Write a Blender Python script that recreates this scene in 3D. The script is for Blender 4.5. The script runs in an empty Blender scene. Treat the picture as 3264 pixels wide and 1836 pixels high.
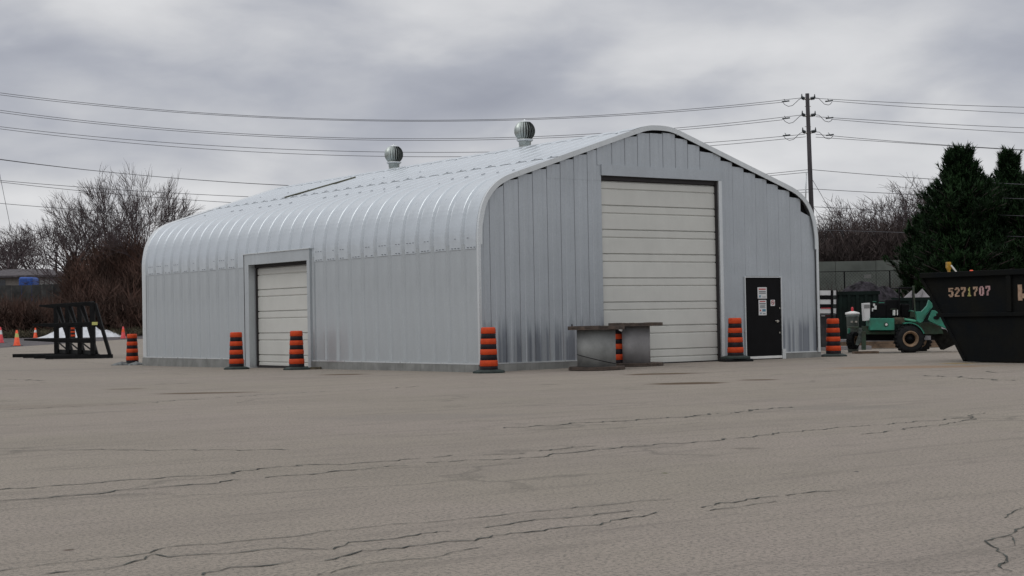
import bpy, math, random
from mathutils import Vector, Matrix
random.seed(7)
SC = bpy.context.scene
COL = SC.collection

# ------------------------------------------------------------------ camera
FPX, PITCH, ROLL, YAW = 5083.07, 0.0195, 0.0183, 0.6259
CAM = Vector((-20.0569, -29.0359, 1.1668))
_cy, _sy = math.cos(YAW), math.sin(YAW)
RH = Vector((_cy, -_sy, 0)); FH = Vector((_sy, _cy, 0)); ZU = Vector((0, 0, 1))
FW = FH*math.cos(PITCH) + ZU*math.sin(PITCH); UP = ZU*math.cos(PITCH) - FH*math.sin(PITCH)
R2 = RH*math.cos(ROLL) - UP*math.sin(ROLL); U2 = RH*math.sin(ROLL) + UP*math.cos(ROLL)
cd = bpy.data.cameras.new('camera'); cam = bpy.data.objects.new('camera', cd); COL.objects.link(cam)
m = Matrix((R2, U2, -FW)).transposed().to_4x4(); m.translation = CAM
cam.matrix_world = m
cd.sensor_width = 36; cd.lens = FPX/3264*36; cd.clip_start = 0.1; cd.clip_end = 3000
SC.camera = cam

# ------------------------------------------------------------------ world, sun, exposure
def N(nt, t, **kw):
    n = nt.nodes.new(t)
    for k, v in kw.items(): setattr(n, k, v)
    return n
def setin(n, d):
    for k, v in d.items(): n.inputs[k].default_value = v
def lk(nt, a, b): nt.links.new(a, b)
def math_(nt, op, a, b=None, c=None, clamp=False):
    n = N(nt, 'ShaderNodeMath', operation=op); n.use_clamp = clamp
    for i, v in enumerate((a, b, c)):
        if v is None: continue
        if isinstance(v, (int, float)): n.inputs[i].default_value = v
        else: lk(nt, v, n.inputs[i])
    return n.outputs[0]
def mixc(nt, fac, a, b, mode='MIX'):
    n = N(nt, 'ShaderNodeMix', data_type='RGBA', blend_type=mode)
    for s, v in ((0, fac), (6, a), (7, b)):
        if isinstance(v, (int, float)): n.inputs[s].default_value = v
        elif isinstance(v, (tuple, list)): n.inputs[s].default_value = (*v[:3], 1)
        else: lk(nt, v, n.inputs[s])
    return n.outputs[2]
def ramp(nt, fac, stops, interp='LINEAR'):
    n = N(nt, 'ShaderNodeValToRGB'); cr = n.color_ramp; cr.interpolation = interp
    while len(cr.elements) < len(stops): cr.elements.new(0.5)
    for e, (p, c) in zip(cr.elements, stops):
        e.position = p; e.color = (c, c, c, 1) if isinstance(c, (int, float)) else (*c, 1)
    lk(nt, fac, n.inputs[0]); return n.outputs[0]
def noise(nt, vec, scale, detail=4, rough=.55, dist=0):
    n = N(nt, 'ShaderNodeTexNoise'); setin(n, {'Scale': scale, 'Detail': detail, 'Roughness': rough, 'Distortion': dist})
    if vec is not None: lk(nt, vec, n.inputs['Vector'])
    return n.outputs['Fac']
def mapping(nt, vec, scale=(1, 1, 1), loc=(0, 0, 0), rot=(0, 0, 0)):
    n = N(nt, 'ShaderNodeMapping'); setin(n, {'Scale': scale, 'Location': loc, 'Rotation': rot}); lk(nt, vec, n.inputs['Vector'])
    return n.outputs[0]

SUN_EL, SUN_AZ = math.radians(52), math.radians(-105)      # azimuth from +y towards +x
W = bpy.data.worlds.new('World'); SC.world = W; W.use_nodes = True
nt = W.node_tree; nt.nodes.clear()
out = N(nt, 'ShaderNodeOutputWorld')
sky = N(nt, 'ShaderNodeTexSky', sky_type='NISHITA'); sky.sun_disc = False
sky.sun_elevation = SUN_EL; sky.sun_rotation = SUN_AZ
bgs = N(nt, 'ShaderNodeBackground'); bgs.inputs[1].default_value = 0.06; lk(nt, sky.outputs[0], bgs.inputs[0])
tc = N(nt, 'ShaderNodeTexCoord')
rot = N(nt, 'ShaderNodeVectorRotate', rotation_type='Z_AXIS'); lk(nt, tc.outputs['Generated'], rot.inputs['Vector'])
rot.inputs['Angle'].default_value = YAW
sep = N(nt, 'ShaderNodeSeparateXYZ'); lk(nt, rot.outputs[0], sep.inputs[0])
el = sep.outputs['Z']
v1 = mapping(nt, rot.outputs[0], (1, 1, 2.4), (1.3, .2, .35))
v2 = mapping(nt, rot.outputs[0], (1, 1, 2.8), (4.3, 1.2, .0))
n1 = noise(nt, v1, 4.6, 3, .5, .25)
n2 = noise(nt, v2, 10.0, 4, .5, .3)
n3 = noise(nt, v1, 26.0, 5, .6, .3)
base = math_(nt, 'ADD', math_(nt, 'MULTIPLY', n1, .62), math_(nt, 'ADD', math_(nt, 'MULTIPLY', n2, .30), math_(nt, 'MULTIPLY', n3, .08)))
# lighter layer low over the horizon, a darker bank above it, evenly brighter overhead
elr = ramp(nt, math_(nt, 'MULTIPLY', el, 2.0, clamp=True), [(0.0, .60), (.10, .58), (.22, .50), (.27, .44), (.36, .50), (.6, .56), (1.0, .60)])
s = math_(nt, 'ADD', base, math_(nt, 'MULTIPLY', math_(nt, 'SUBTRACT', elr, .5), .9))
ccol = ramp(nt, s, [(.30, (.30, .315, .365)), (.42, (.375, .39, .44)), (.50, (.465, .475, .515)), (.58, (.565, .57, .595)), (.72, (.70, .70, .715))])
for px_, py_, wx_, wy_, k_ in ((1550, 290, 480, 110, -.115), (1250, 400, 300, 60, -.04), (500, 330, 450, 110, .05), (2050, 240, 260, 70, .06), (2450, 40, 560, 70, -.07), (120, 200, 260, 55, -.05),
                               (80, 560, 420, 110, .08), (2850, 260, 330, 110, .05), (2950, 450, 320, 55, -.05), (350, 40, 520, 90, .05), (1700, 420, 260, 30, .05), (2900, 620, 400, 60, .03)):
    dx_ = math_(nt, 'DIVIDE', math_(nt, 'SUBTRACT', sep.outputs['X'], (px_-1632)/FPX), wx_/FPX)
    dz_ = math_(nt, 'DIVIDE', math_(nt, 'SUBTRACT', math_(nt, 'ADD', el, math_(nt, 'MULTIPLY', math_(nt, 'SUBTRACT', n2, .5), .035)), (1018-py_)/FPX), wy_/FPX)
    q_ = math_(nt, 'ADD', math_(nt, 'MULTIPLY', dx_, dx_), math_(nt, 'MULTIPLY', dz_, dz_))
    s = math_(nt, 'ADD', s, math_(nt, 'MULTIPLY', math_(nt, 'POWER', 2.718, math_(nt, 'MULTIPLY', q_, -1)), k_))
ccol = ramp(nt, s, [(.28, (.30, .315, .37)), (.42, (.40, .415, .465)), (.50, (.50, .51, .545)), (.58, (.605, .61, .63)), (.72, (.74, .74, .75))])
zen = math_(nt, 'ADD', 1.0, math_(nt, 'MULTIPLY', math_(nt, 'SUBTRACT', el, .22, clamp=True), 0.75))
ccol2 = mixc(nt, 1.0, ccol, (1, 1, 1), 'MULTIPLY')
bgc = N(nt, 'ShaderNodeBackground'); lk(nt, ccol2, bgc.inputs[0]); lk(nt, zen, bgc.inputs[1])
ms = N(nt, 'ShaderNodeMixShader'); ms.inputs[0].default_value = .95
lk(nt, bgs.outputs[0], ms.inputs[1]); lk(nt, bgc.outputs[0], ms.inputs[2]); lk(nt, ms.outputs[0], out.inputs[0])

sl = bpy.data.lights.new('sun', 'SUN'); sl.energy = 0.5; sl.angle = math.radians(35); sl.color = (1, .97, .93)
so = bpy.data.objects.new('sun', sl); COL.objects.link(so)
sd = Vector((math.sin(SUN_AZ)*math.cos(SUN_EL), math.cos(SUN_AZ)*math.cos(SUN_EL), math.sin(SUN_EL)))
so.rotation_euler = sd.to_track_quat('Z', 'Y').to_euler(); so.location = (0, 0, 60)
vs = SC.view_settings; vs.view_transform = 'Standard'; vs.look = 'None'; vs.gamma = 1; vs.exposure = 0.10; vs.use_curve_mapping = False

# ------------------------------------------------------------------ helpers
def sm(x, a, b):
    t = min(1, max(0, (x-a)/(b-a))); return t*t*(3-2*t)
def gz(x, y):
    z = -0.085*sm(y, 0, 19) + .03*sm(x, .5, 3.5)*(1-sm(y, 2, 10))
    d = math.hypot(x-CAM.x, y-CAM.y)
    z += 0.0115*max(0, min(d, 118)-70)
    return z
def ray(px, py): return FW + R2*((px-1632)/FPX) - U2*((py-918)/FPX)
def dep(px, py, D): return CAM + ray(px, py)*D
def plane(px, py, n, d):
    n = Vector(n); r = ray(px, py); return CAM + r*((d-n.dot(CAM))/n.dot(r))
def gr(px, py):
    r = ray(px, py); lo, hi = 3.0, 140.0
    for _ in range(40):
        md = (lo+hi)/2; p = CAM+r*md
        if p.z > gz(p.x, p.y): lo = md
        else: hi = md
    return CAM + r*lo
def on(p, dz=0): return Vector((p[0], p[1], gz(p[0], p[1])+dz))

class MB:
    def __init__(s): s.v = []; s.f = []; s.smooth = False
    def add(s, vs, fs):
        b = len(s.v); s.v += [tuple(v) for v in vs]; s.f += [tuple(b+i for i in f) for f in fs]
    def box(s, x0, x1, y0, y1, z0, z1, M=None):
        vs = [Vector((x, y, z)) for x in (x0, x1) for y in (y0, y1) for z in (z0, z1)]
        if M is not None: vs = [M @ v for v in vs]
        s.add(vs, [(0, 1, 3, 2), (4, 6, 7, 5), (0, 4, 5, 1), (2, 3, 7, 6), (0, 2, 6, 4), (1, 5, 7, 3)])
    def prism(s, pts, d):          # closed polygon pts (3D), extruded by vector d
        n = len(pts); d = Vector(d); pts = [Vector(p) for p in pts]
        s.add(pts+[p+d for p in pts], [tuple(range(n))[::-1], tuple(range(n, 2*n))] + [(i, (i+1) % n, n+(i+1) % n, n+i) for i in range(n)])
    def beam(s, a, b, w, h=None, up=(0, 0, 1)):
        a = Vector(a); b = Vector(b); h = h or w; d = (b-a).normalized(); u = Vector(up)
        if abs(d.dot(u)) > .98: u = Vector((0, 1, 0)) if abs(d.y) < .9 else Vector((1, 0, 0))
        sd_ = d.cross(u).normalized(); u = sd_.cross(d)
        q = [a+sd_*(i*w/2)+u*(j*h/2) for i, j in ((-1, -1), (1, -1), (1, 1), (-1, 1))]
        s.prism(q, b-a)
    def tube(s, pts, rad, n=6, cap=True):
        pts = [Vector(p) for p in pts]; m = len(pts)
        rad = [rad]*m if isinstance(rad, (int, float)) else rad
        b = len(s.v); d0 = (pts[1]-pts[0]).normalized()
        ref = Vector((0, 0, 1)) if abs(d0.z) < .9 else Vector((1, 0, 0))
        for i, p in enumerate(pts):
            d = (pts[min(i+1, m-1)]-pts[max(i-1, 0)]).normalized()
            a = d.cross(ref).normalized(); c = a.cross(d)
            for k in range(n):
                t = 2*math.pi*k/n; s.v.append(tuple(p+(a*math.cos(t)+c*math.sin(t))*rad[i]))
        for i in range(m-1):
            for k in range(n):
                k2 = (k+1) % n; s.f.append((b+i*n+k, b+i*n+k2, b+(i+1)*n+k2, b+(i+1)*n+k))
        if cap:
            s.f.append(tuple(b+k for k in range(n))[::-1]); s.f.append(tuple(b+(m-1)*n+k for k in range(n)))
    def lathe(s, prof, n=24, M=None, cap=True):    # prof: (r, z)
        b = len(s.v)
        for r, z in prof:
            for k in range(n):
                t = 2*math.pi*k/n; v = Vector((r*math.cos(t), r*math.sin(t), z))
                if M is not None: v = M @ v
                s.v.append(tuple(v))
        for i in range(len(prof)-1):
            for k in range(n):
                k2 = (k+1) % n; s.f.append((b+i*n+k, b+i*n+k2, b+(i+1)*n+k2, b+(i+1)*n+k))
        if cap:
            s.f.append(tuple(b+k for k in range(n))[::-1]); s.f.append(tuple(b+(len(prof)-1)*n+k for k in range(n)))
    def obj(s, name, mat, parent=None, smooth=False, loc=None):
        me = bpy.data.meshes.new(name); me.from_pydata(s.v, [], s.f); me.materials.append(mat)
        if smooth: me.polygons.foreach_set('use_smooth', [True]*len(me.polygons))
        me.update(); o = bpy.data.objects.new(name, me); COL.objects.link(o)
        if parent: o.parent = parent
        if loc is not None: o.location = loc
        return o
def bevel(o, w=.01, seg=2):
    m = o.modifiers.new('bevel', 'BEVEL'); m.width = w; m.segments = seg; m.limit_method = 'ANGLE'; return o
def tag(o, label, cat, group=None):
    o['label'] = label; o['category'] = cat
    if group: o['group'] = group
    return o
def thing(name, label, cat, loc=(0, 0, 0), rz=0, group=None):
    o = bpy.data.objects.new(name, None); COL.objects.link(o); o.location = loc; o.rotation_euler = (0, 0, rz)
    o.empty_display_size = .1
    return tag(o, label, cat, group)
def struct(o): o['kind'] = 'structure'; return o
def stuff(o): o['kind'] = 'stuff'; return o
def dup(root, loc, rz, label, name=None):
    r = root.copy(); COL.objects.link(r); r.location = loc; r.rotation_euler = (0, 0, rz); r['label'] = label
    def rec(src, dst):
        for ch in src.children:
            c = ch.copy(); COL.objects.link(c); c.parent = dst; rec(ch, c)
    rec(root, r); return r

def mat(name, col, rough=.7, metal=0, var=.12, scale=3, bump=0, bscale=30, spec=None, col2=None, vec='Object', stretch=(1, 1, 1), streak=0):
    m = bpy.data.materials.new(name); m.use_nodes = True; nt = m.node_tree; b = nt.nodes['Principled BSDF']
    tc = N(nt, 'ShaderNodeTexCoord'); v = mapping(nt, tc.outputs[vec], stretch)
    n1 = noise(nt, v, scale, 6, .6)
    c2 = col2 or tuple(max(0, c*(1-2*var)) for c in col); c1 = col if col2 else tuple(min(1, c*(1+var)) for c in col)
    c = mixc(nt, ramp(nt, n1, [(.32, 0), (.68, 1)]), c2, c1)
    if streak:
        n4 = noise(nt, mapping(nt, tc.outputs[vec], (9, 9, .5)), 1.5, 5, .7)
        c = mixc(nt, math_(nt, 'MULTIPLY', ramp(nt, n4, [(.5, 0), (.75, 1)]), streak), c, tuple(x*.45 for x in col))
    lk(nt, c, b.inputs['Base Color'])
    b.inputs['Roughness'].default_value = rough; b.inputs['Metallic'].default_value = metal
    if spec is not None: b.inputs['Specular IOR Level'].default_value = spec
    if bump:
        bp = N(nt, 'ShaderNodeBump'); bp.inputs['Strength'].default_value = bump; bp.inputs['Distance'].default_value = .02
        lk(nt, noise(nt, v, bscale, 5, .6), bp.inputs['Height']); lk(nt, bp.outputs[0], b.inputs['Normal'])
    return m

# ------------------------------------------------------------------ materials
def galv(name, col, rough, metal, foot_reflect=.0):
    m = bpy.data.materials.new(name); m.use_nodes = True; nt = m.node_tree; b = nt.nodes['Principled BSDF']
    tc = N(nt, 'ShaderNodeTexCoord'); o = tc.outputs['Object']
    a = noise(nt, o, .7, 4, .6); sp = noise(nt, o, 28, 2, .5); st = noise(nt, mapping(nt, o, (5, 5, .35)), 1.2, 5, .65)
    c = mixc(nt, ramp(nt, a, [(.3, 0), (.7, 1)]), tuple(x*.90 for x in col), tuple(x*1.06 for x in col))
    c = mixc(nt, math_(nt, 'MULTIPLY', ramp(nt, sp, [(.35, 0), (.65, 1)]), .22), c, tuple(x*.72 for x in col))
    c = mixc(nt, math_(nt, 'MULTIPLY', ramp(nt, st, [(.45, 0), (.75, 1)]), .25), c, tuple(x*.78 for x in col))
    if foot_reflect:  # dark reflections near the panel foot, painted into the base colour as bluish streaks
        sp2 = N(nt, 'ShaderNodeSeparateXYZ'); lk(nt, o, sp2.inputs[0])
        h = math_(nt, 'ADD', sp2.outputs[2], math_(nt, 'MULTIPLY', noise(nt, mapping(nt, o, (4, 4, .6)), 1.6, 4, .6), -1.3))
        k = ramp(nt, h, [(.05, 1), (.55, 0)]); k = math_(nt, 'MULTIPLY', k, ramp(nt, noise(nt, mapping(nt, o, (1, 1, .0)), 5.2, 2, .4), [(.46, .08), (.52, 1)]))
        c = mixc(nt, math_(nt, 'MULTIPLY', k, foot_reflect*.8), c, (.10, .115, .15))
    lk(nt, c, b.inputs['Base Color'])
    lk(nt, math_(nt, 'ADD', rough, math_(nt, 'MULTIPLY', math_(nt, 'SUBTRACT', st, .5), .25)), b.inputs['Roughness'])
    b.inputs['Metallic'].default_value = metal
    bp = N(nt, 'ShaderNodeBump'); bp.inputs['Strength'].default_value = .25; bp.inputs['Distance'].default_value = .03
    lk(nt, noise(nt, mapping(nt, o, (1, 1, .4)), 1.6, 3, .5), bp.inputs['Height']); lk(nt, bp.outputs[0], b.inputs['Normal'])
    return m
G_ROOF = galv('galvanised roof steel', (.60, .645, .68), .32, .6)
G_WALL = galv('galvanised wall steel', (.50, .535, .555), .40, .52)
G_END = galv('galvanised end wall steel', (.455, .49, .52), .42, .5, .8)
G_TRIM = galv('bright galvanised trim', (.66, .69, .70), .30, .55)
CREAM = mat('cream painted steel', (.58, .585, .55), .5, 0, .03, 1.5, .1, 40, streak=.06)
BLACKP = mat('black door paint', (.004, .004, .005), .55, 0, .2, 3, spec=.12)
RUBBER = mat('black rubber', (.013, .014, .015), .8, 0, .3, 6, .2, 40, spec=.2)
GREENRUB = mat('dark green rubber base', (.02, .034, .03), .7, 0, .25, 8)
ORANGE = mat('orange plastic', (.60, .066, .012), .6, 0, .12, 7, col2=(.46, .045, .010), spec=.25)
ORANGE2 = mat('bright orange plastic', (.85, .09, .02), .5, 0, .12, 7)
RED2 = mat('faded red plastic', (.62, .05, .06), .5, 0, .12, 7)
BLKBAND = mat('black reflective band', (.014, .010, .014), .6, 0, .3, 9, spec=.25)
CONC = mat('foundation concrete', (.23, .235, .225), .9, 0, .15, 2.2, .3, 30, streak=.5)
DARK = mat('dark interior', (.006, .006, .007), .9)
SEAL = mat('dark weather seal', (.02, .017, .018), .7)
RACKM = mat('black rack paint', (.006, .0065, .007), .6, 0, .3, 4, spec=.15)
WOODR = mat('weathered reel wood', (.105, .075, .058), .85, 0, .4, 5, .5, 30, col2=(.04, .032, .028))
DRUM1 = mat('grey reel drum', (.25, .26, .255), .75, 0, .15, 2.5, .2, 30)
DRUM2 = mat('light grey reel drum', (.31, .305, .31), .75, 0, .12, 2.5, .2, 30)
WHITE = mat('white paint', (.72, .72, .70), .5, 0, .06, 6)
PAPER = mat('white paper', (.62, .62, .62), .7, 0, .03, 9)
REDINK = mat('red print', (.42, .03, .03), .7)
DKINK = mat('dark print', (.10, .11, .12), .7)
BLUINK = mat('blue print', (.10, .26, .36), .7)
STEEL = mat('brushed steel', (.55, .52, .47), .3, .8, .1, 8)
VENTD = mat('dull vent steel', (.42, .46, .44), .35, .75, .15, 6)
GREENM = mat('machine green paint', (.028, .24, .165), .45, 0, .2, 5, .15, 20, col2=(.03, .15, .10), streak=.25)
GREENL = mat('light green paint', (.09, .38, .24), .45, 0, .2, 5)
GREEND = mat('grimy dark green paint', (.035, .075, .045), .7, 0, .4, 5, .3, 18, col2=(.035, .03, .02))
MUD = mat('muddy brown steel', (.085, .07, .045), .85, 0, .4, 6, .4, 20)
BLACKM = mat('black machinery', (.005, .005, .006), .7, 0, .3, 5, spec=.15)
RIMM = mat('tan wheel rim', (.23, .15, .09), .6, 0, .2, 8)
SKIP = mat('black skip paint', (.005, .0065, .008), .75, 0, .5, 1.6, .4, 8, col2=(.009, .009, .0075), streak=.3, spec=.08)
SKIPG = mat('dark green skip paint', (.005, .012, .010), .7, 0, .3, 2, .3, 8, spec=.15)
STENCIL = mat('faded cream stencil paint', (.42, .30, .21), .8, 0, .25, 12, col2=(.25, .15, .10))
STENY = mat('yellowed stencil paint', (.33, .31, .10), .8, 0, .25, 12)
STENP = mat('pink stencil paint', (.44, .27, .27), .8, 0, .25, 12)
YELLOW = mat('yellow machine paint', (.45, .25, .015), .5, 0, .3, 6)
LABELY = mat('pale yellow label', (.50, .50, .16), .6, 0, .05, 9)
TARP = mat('white tarpaulin', (.60, .62, .65), .55, 0, .12, 2.5, .6, 5)
WIRE = mat('wire', (.06, .06, .068), .6)
POLEM = mat('weathered pole wood', (.050, .045, .050), .85, 0, .35, 2, .4, 20, stretch=(4, 4, .3))
INSUL = mat('dark insulator', (.03, .04, .045), .35)
BARK = mat('winter bark', (.070, .055, .053), .9, 0, .3, 3)
TWIG = mat('winter twigs', (.085, .063, .065), .9, 0, .3, 2)
TWIG2 = mat('reddish winter twigs', (.080, .052, .046), .9, 0, .35, 1.5)
BRUSH = mat('dead brown brush', (.105, .055, .040), .95, 0, .4, .6, col2=(.045, .028, .021))
BRUSH2 = mat('greyish dead brush', (.085, .062, .058), .95, 0, .4, .6, col2=(.035, .027, .024))
PINE = mat('pine needles', (.018, .046, .014), .8, 0, .4, .8, col2=(.005, .013, .006), spec=.15)
BERM = mat('brown bank soil and litter', (.075, .048, .038), .95, 0, .4, .5, .6, 6, col2=(.035, .026, .020))
GRASSM = mat('dull winter grass', (.085, .075, .045), .95, 0, .4, 1.5)
WALLG = mat('grey noise wall', (.105, .118, .105), .9, 0, .15, .7, .3, 10)
FENCEW = mat('weathered grey fence boards', (.055, .056, .055), .9, 0, .35, 1.2, .3, 14)
SHINGLE = mat('grey roof shingles', (.085, .075, .08), .95, 0, .25, 2.5)
STUCCO = mat('beige house wall', (.24, .22, .20), .9, 0, .1, 2)
BLUET = mat('blue tarpaulin', (.015, .075, .33), .6, 0, .15, 4)
GLASSD = mat('dark window glass', (.03, .035, .045), .1)
LUMBER = mat('old lumber', (.15, .10, .065), .85, 0, .3, 4)
GREYBIN = mat('grey bin plastic', (.16, .19, .18), .6, 0, .1, 5)
SAND = mat('pale sand', (.22, .21, .215), .95, 0, .12, 4, .4, 20)
NET = mat('dark debris under net', (.032, .028, .034), .9, 0, .5, 6, .6, 12, spec=.2)
CRACKM = mat('open crack dirt', (.055, .062, .052), .95, 0, .5, 8)
BOLTM = mat('dull bolt steel', (.13, .145, .17), .6)
GREYK = mat('oily black steel', (.012, .012, .010), .8, 0, .5, 6, .4, 20, spec=.2)
SKYL = mat('olive lap strip', (.10, .10, .065), .6, 0, .2, 4)

def ground_mat():
    m = bpy.data.materials.new('worn pale asphalt'); m.use_nodes = True; nt = m.node_tree; b = nt.nodes['Principled BSDF']
    tc = N(nt, 'ShaderNodeTexCoord'); o = tc.outputs['Object']
    big = noise(nt, mapping(nt, o, (.10, .10, 1), rot=(0, 0, .35)), 1.0, 5, .6)
    band = noise(nt, mapping(nt, o, (.12, .85, 1), rot=(0, 0, .55)), 1.0, 5, .65, .3)
    med = noise(nt, o, 2.2, 6, .65)
    sp = noise(nt, o, 38, 3, .75); sp2 = noise(nt, o, 120, 2, .7)
    hue = noise(nt, mapping(nt, o, (.23, .23, 1)), 1.0, 4, .6)
    c = mixc(nt, ramp(nt, big, [(.3, 0), (.7, 1)]), (0.251, 0.220, 0.180), (0.301, 0.263, 0.218))
    c = mixc(nt, math_(nt, 'MULTIPLY', ramp(nt, hue, [(.4, 0), (.65, 1)]), .6), c, (0.286, 0.242, 0.215))
    c = mixc(nt, math_(nt, 'MULTIPLY', ramp(nt, band, [(.5, 0), (.68, 1)]), .38), c, (0.191, 0.167, 0.138))
    c = mixc(nt, math_(nt, 'MULTIPLY', ramp(nt, med, [(.48, 0), (.72, 1)]), .32), c, (0.175, 0.155, 0.131))
    c = mixc(nt, math_(nt, 'MULTIPLY', ramp(nt, sp, [(.48, 0), (.60, 1)]), .70), c, (0.094, 0.089, 0.077))
    c = mixc(nt, math_(nt, 'MULTIPLY', ramp(nt, sp2, [(.54, 0), (.66, 1)]), .5), c, (0.401, 0.363, 0.310))
    b2 = noise(nt, mapping(nt, o, (.22, 2.4, 1), rot=(0, 0, YAW+.02)), 1.0, 6, .7, .2)
    c = mixc(nt, math_(nt, 'MULTIPLY', ramp(nt, b2, [(.52, 0), (.66, 1)]), .32), c, (0.136, 0.120, 0.104))
    b3 = noise(nt, mapping(nt, o, (.5, 6.0, 1), rot=(0, 0, YAW-.05)), 1.0, 5, .7, .2)
    c = mixc(nt, math_(nt, 'MULTIPLY', ramp(nt, b3, [(.56, 0), (.68, 1)]), .35), c, (0.119, 0.106, 0.093))
    # fine cracks: voronoi cell borders, broken up
    vo = N(nt, 'ShaderNodeTexVoronoi', feature='DISTANCE_TO_EDGE'); vo.inputs['Scale'].default_value = .55
    wv = N(nt, 'ShaderNodeVectorMath', operation='ADD'); lk(nt, mapping(nt, o, (.45, 1, 1), rot=(0, 0, .6)), wv.inputs[0])
    nn = N(nt, 'ShaderNodeTexNoise'); nn.inputs['Scale'].default_value = 1.5; nn.inputs['Detail'].default_value = 5; lk(nt, o, nn.inputs['Vector'])
    sc = N(nt, 'ShaderNodeVectorMath', operation='SCALE'); sc.inputs['Scale'].default_value = .55; lk(nt, nn.outputs['Color'], sc.inputs[0]); lk(nt, sc.outputs[0], wv.inputs[1])
    lk(nt, wv.outputs[0], vo.inputs['Vector'])
    ck = ramp(nt, vo.outputs[0], [(0.0, 1), (.022, 0)])
    msk = ramp(nt, noise(nt, o, .35, 3, .6), [(.50, 0), (.62, 1)])
    c = mixc(nt, math_(nt, 'MULTIPLY', math_(nt, 'MULTIPLY', ck, msk), .35), c, (0.050, 0.049, 0.041))
    # rust and oil stains lying on the pavement
    sep = N(nt, 'ShaderNodeSeparateXYZ'); lk(nt, o, sep.inputs[0])
    wob = noise(nt, o, .9, 5, .6)
    for (px, py, wpx, wy, col, k) in STAINS:
        p = gr(px, py); rr = (plane(px+wpx, py, (0, 0, 1), p.z)-p).length; rd = wy
        vs_ = N(nt, 'ShaderNodeVectorMath', operation='SUBTRACT'); lk(nt, o, vs_.inputs[0]); vs_.inputs[1].default_value = (p.x, p.y, p.z)
        mp = N(nt, 'ShaderNodeVectorRotate', rotation_type='Z_AXIS'); lk(nt, vs_.outputs[0], mp.inputs[0]); mp.inputs['Angle'].default_value = YAW + .03
        ss = N(nt, 'ShaderNodeVectorMath', operation='MULTIPLY'); lk(nt, mp.outputs[0], ss.inputs[0]); ss.inputs[1].default_value = (1/rr, 1/rd, 0)
        ln = N(nt, 'ShaderNodeVectorMath', operation='LENGTH'); lk(nt, ss.outputs[0], ln.inputs[0])
        d = math_(nt, 'ADD', ln.outputs['Value'], math_(nt, 'MULTIPLY', math_(nt, 'SUBTRACT', wob, .5), 1.1))
        c = mixc(nt, math_(nt, 'MULTIPLY', ramp(nt, d, [(.55, 1), (1.1, 0)]), k), c, col)
    lk(nt, c, b.inputs['Base Color']); b.inputs['Roughness'].default_value = .9; b.inputs['Specular IOR Level'].default_value = .25
    bp = N(nt, 'ShaderNodeBump'); bp.inputs['Strength'].default_value = .5; bp.inputs['Distance'].default_value = .01
    lk(nt, sp, bp.inputs['Height']); lk(nt, bp.outputs[0], b.inputs['Normal'])
    return m
RUST = (.070, .042, .020); OIL = (.09, .078, .06)
STAINS = [(1090, 1194, 85, .5, RUST, .9), (650, 1253, 170, .42, RUST, .8), (400, 1240, 60, .3, RUST, .5), (2195, 1222, 140, .50, RUST, .95),
          (2100, 1193, 150, .5, RUST, .85), (2420, 1211, 70, .3, RUST, .75), (1750, 1226, 40, .2, OIL, .5), (2900, 1170, 330, 1.0, (.24, .14, .07), .55),
          (3050, 1158, 60, .5, (.28, .19, .05), .6), (2380, 1429, 60, .12, OIL, .5), (1040, 1377, 30, .08, OIL, .4), (220, 1753, 22, .04, (.05, .03, .02), .8),
          (2120, 1508, 12, .05, (.08, .09, .03), .8), (2730, 1503, 12, .05, (.05, .05, .05), .8), (130, 1295, 300, .7, (.17, .14, .11), .3),
          (2700, 1300, 300, .6, (.16, .15, .13), .35), (1300, 1330, 420, .8, (.17, .155, .14), .35), (200, 1178, 260, .9, (.16, .145, .13), .35)]
GROUND = ground_mat()

# ------------------------------------------------------------------ ground, road, cracks
b = MB()
us = [-900, -400, -200, -120] + [-80+4*i for i in range(0, 51)] + [160, 220, 400, 900]
vsn = [-300, -120, -60] + [-44+2.0*i for i in range(0, 24)] + [4+3*i for i in range(0, 45)] + [150, 200, 300, 500, 1200]
for y in vsn:
    for x in us: b.v.append((x, y, gz(x, y)))
nu = len(us)
for j in range(len(vsn)-1):
    for i in range(nu-1): b.f.append((j*nu+i, j*nu+i+1, (j+1)*nu+i+1, (j+1)*nu+i))
ground = struct(b.obj('ground', GROUND, smooth=True))

def sheet(name, polyA, polyB, mat_, dz=.004, n=24, kind=struct):   # strip between two pixel/world polylines
    b = MB()
    for i in range(n+1):
        t = i/n
        for P in (polyA, polyB):
            k = t*(len(P)-1); a = int(min(k, len(P)-2)); q = Vector(P[a]).lerp(Vector(P[a+1]), k-a); b.v.append(tuple(on(q, dz)))
    for i in range(n): b.f.append((2*i, 2*i+2, 2*i+3, 2*i+1))
    return kind(b.obj(name, mat_))
ROADM = mat('dark asphalt road', (.085, .075, .078), .92, 0, .25, 1.2, .3, 30)
near = [gr(-300, 1125), gr(0, 1109), gr(380, 1083), gr(900, 1060.5)]
farr = [dep(-300, 1050, 117), dep(0, 1050, 117), dep(380, 1050, 118), dep(900, 1050, 125)]
bb = MB(); n = 30; mm = 12
for i in range(n+1):
    t = i/n*3; a = int(min(t, 2)); pa = near[a].lerp(near[a+1], t-a); pb = farr[a].lerp(farr[a+1], t-a)
    for j in range(mm+1): bb.v.append(tuple(on(pa.lerp(pb, j/mm), .006+.010*(j > 0))))
for i in range(n):
    for j in range(mm): q = i*(mm+1)+j; bb.f.append((q, q+mm+1, q+mm+2, q+1))
struct(bb.obj('road', ROADM))

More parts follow.
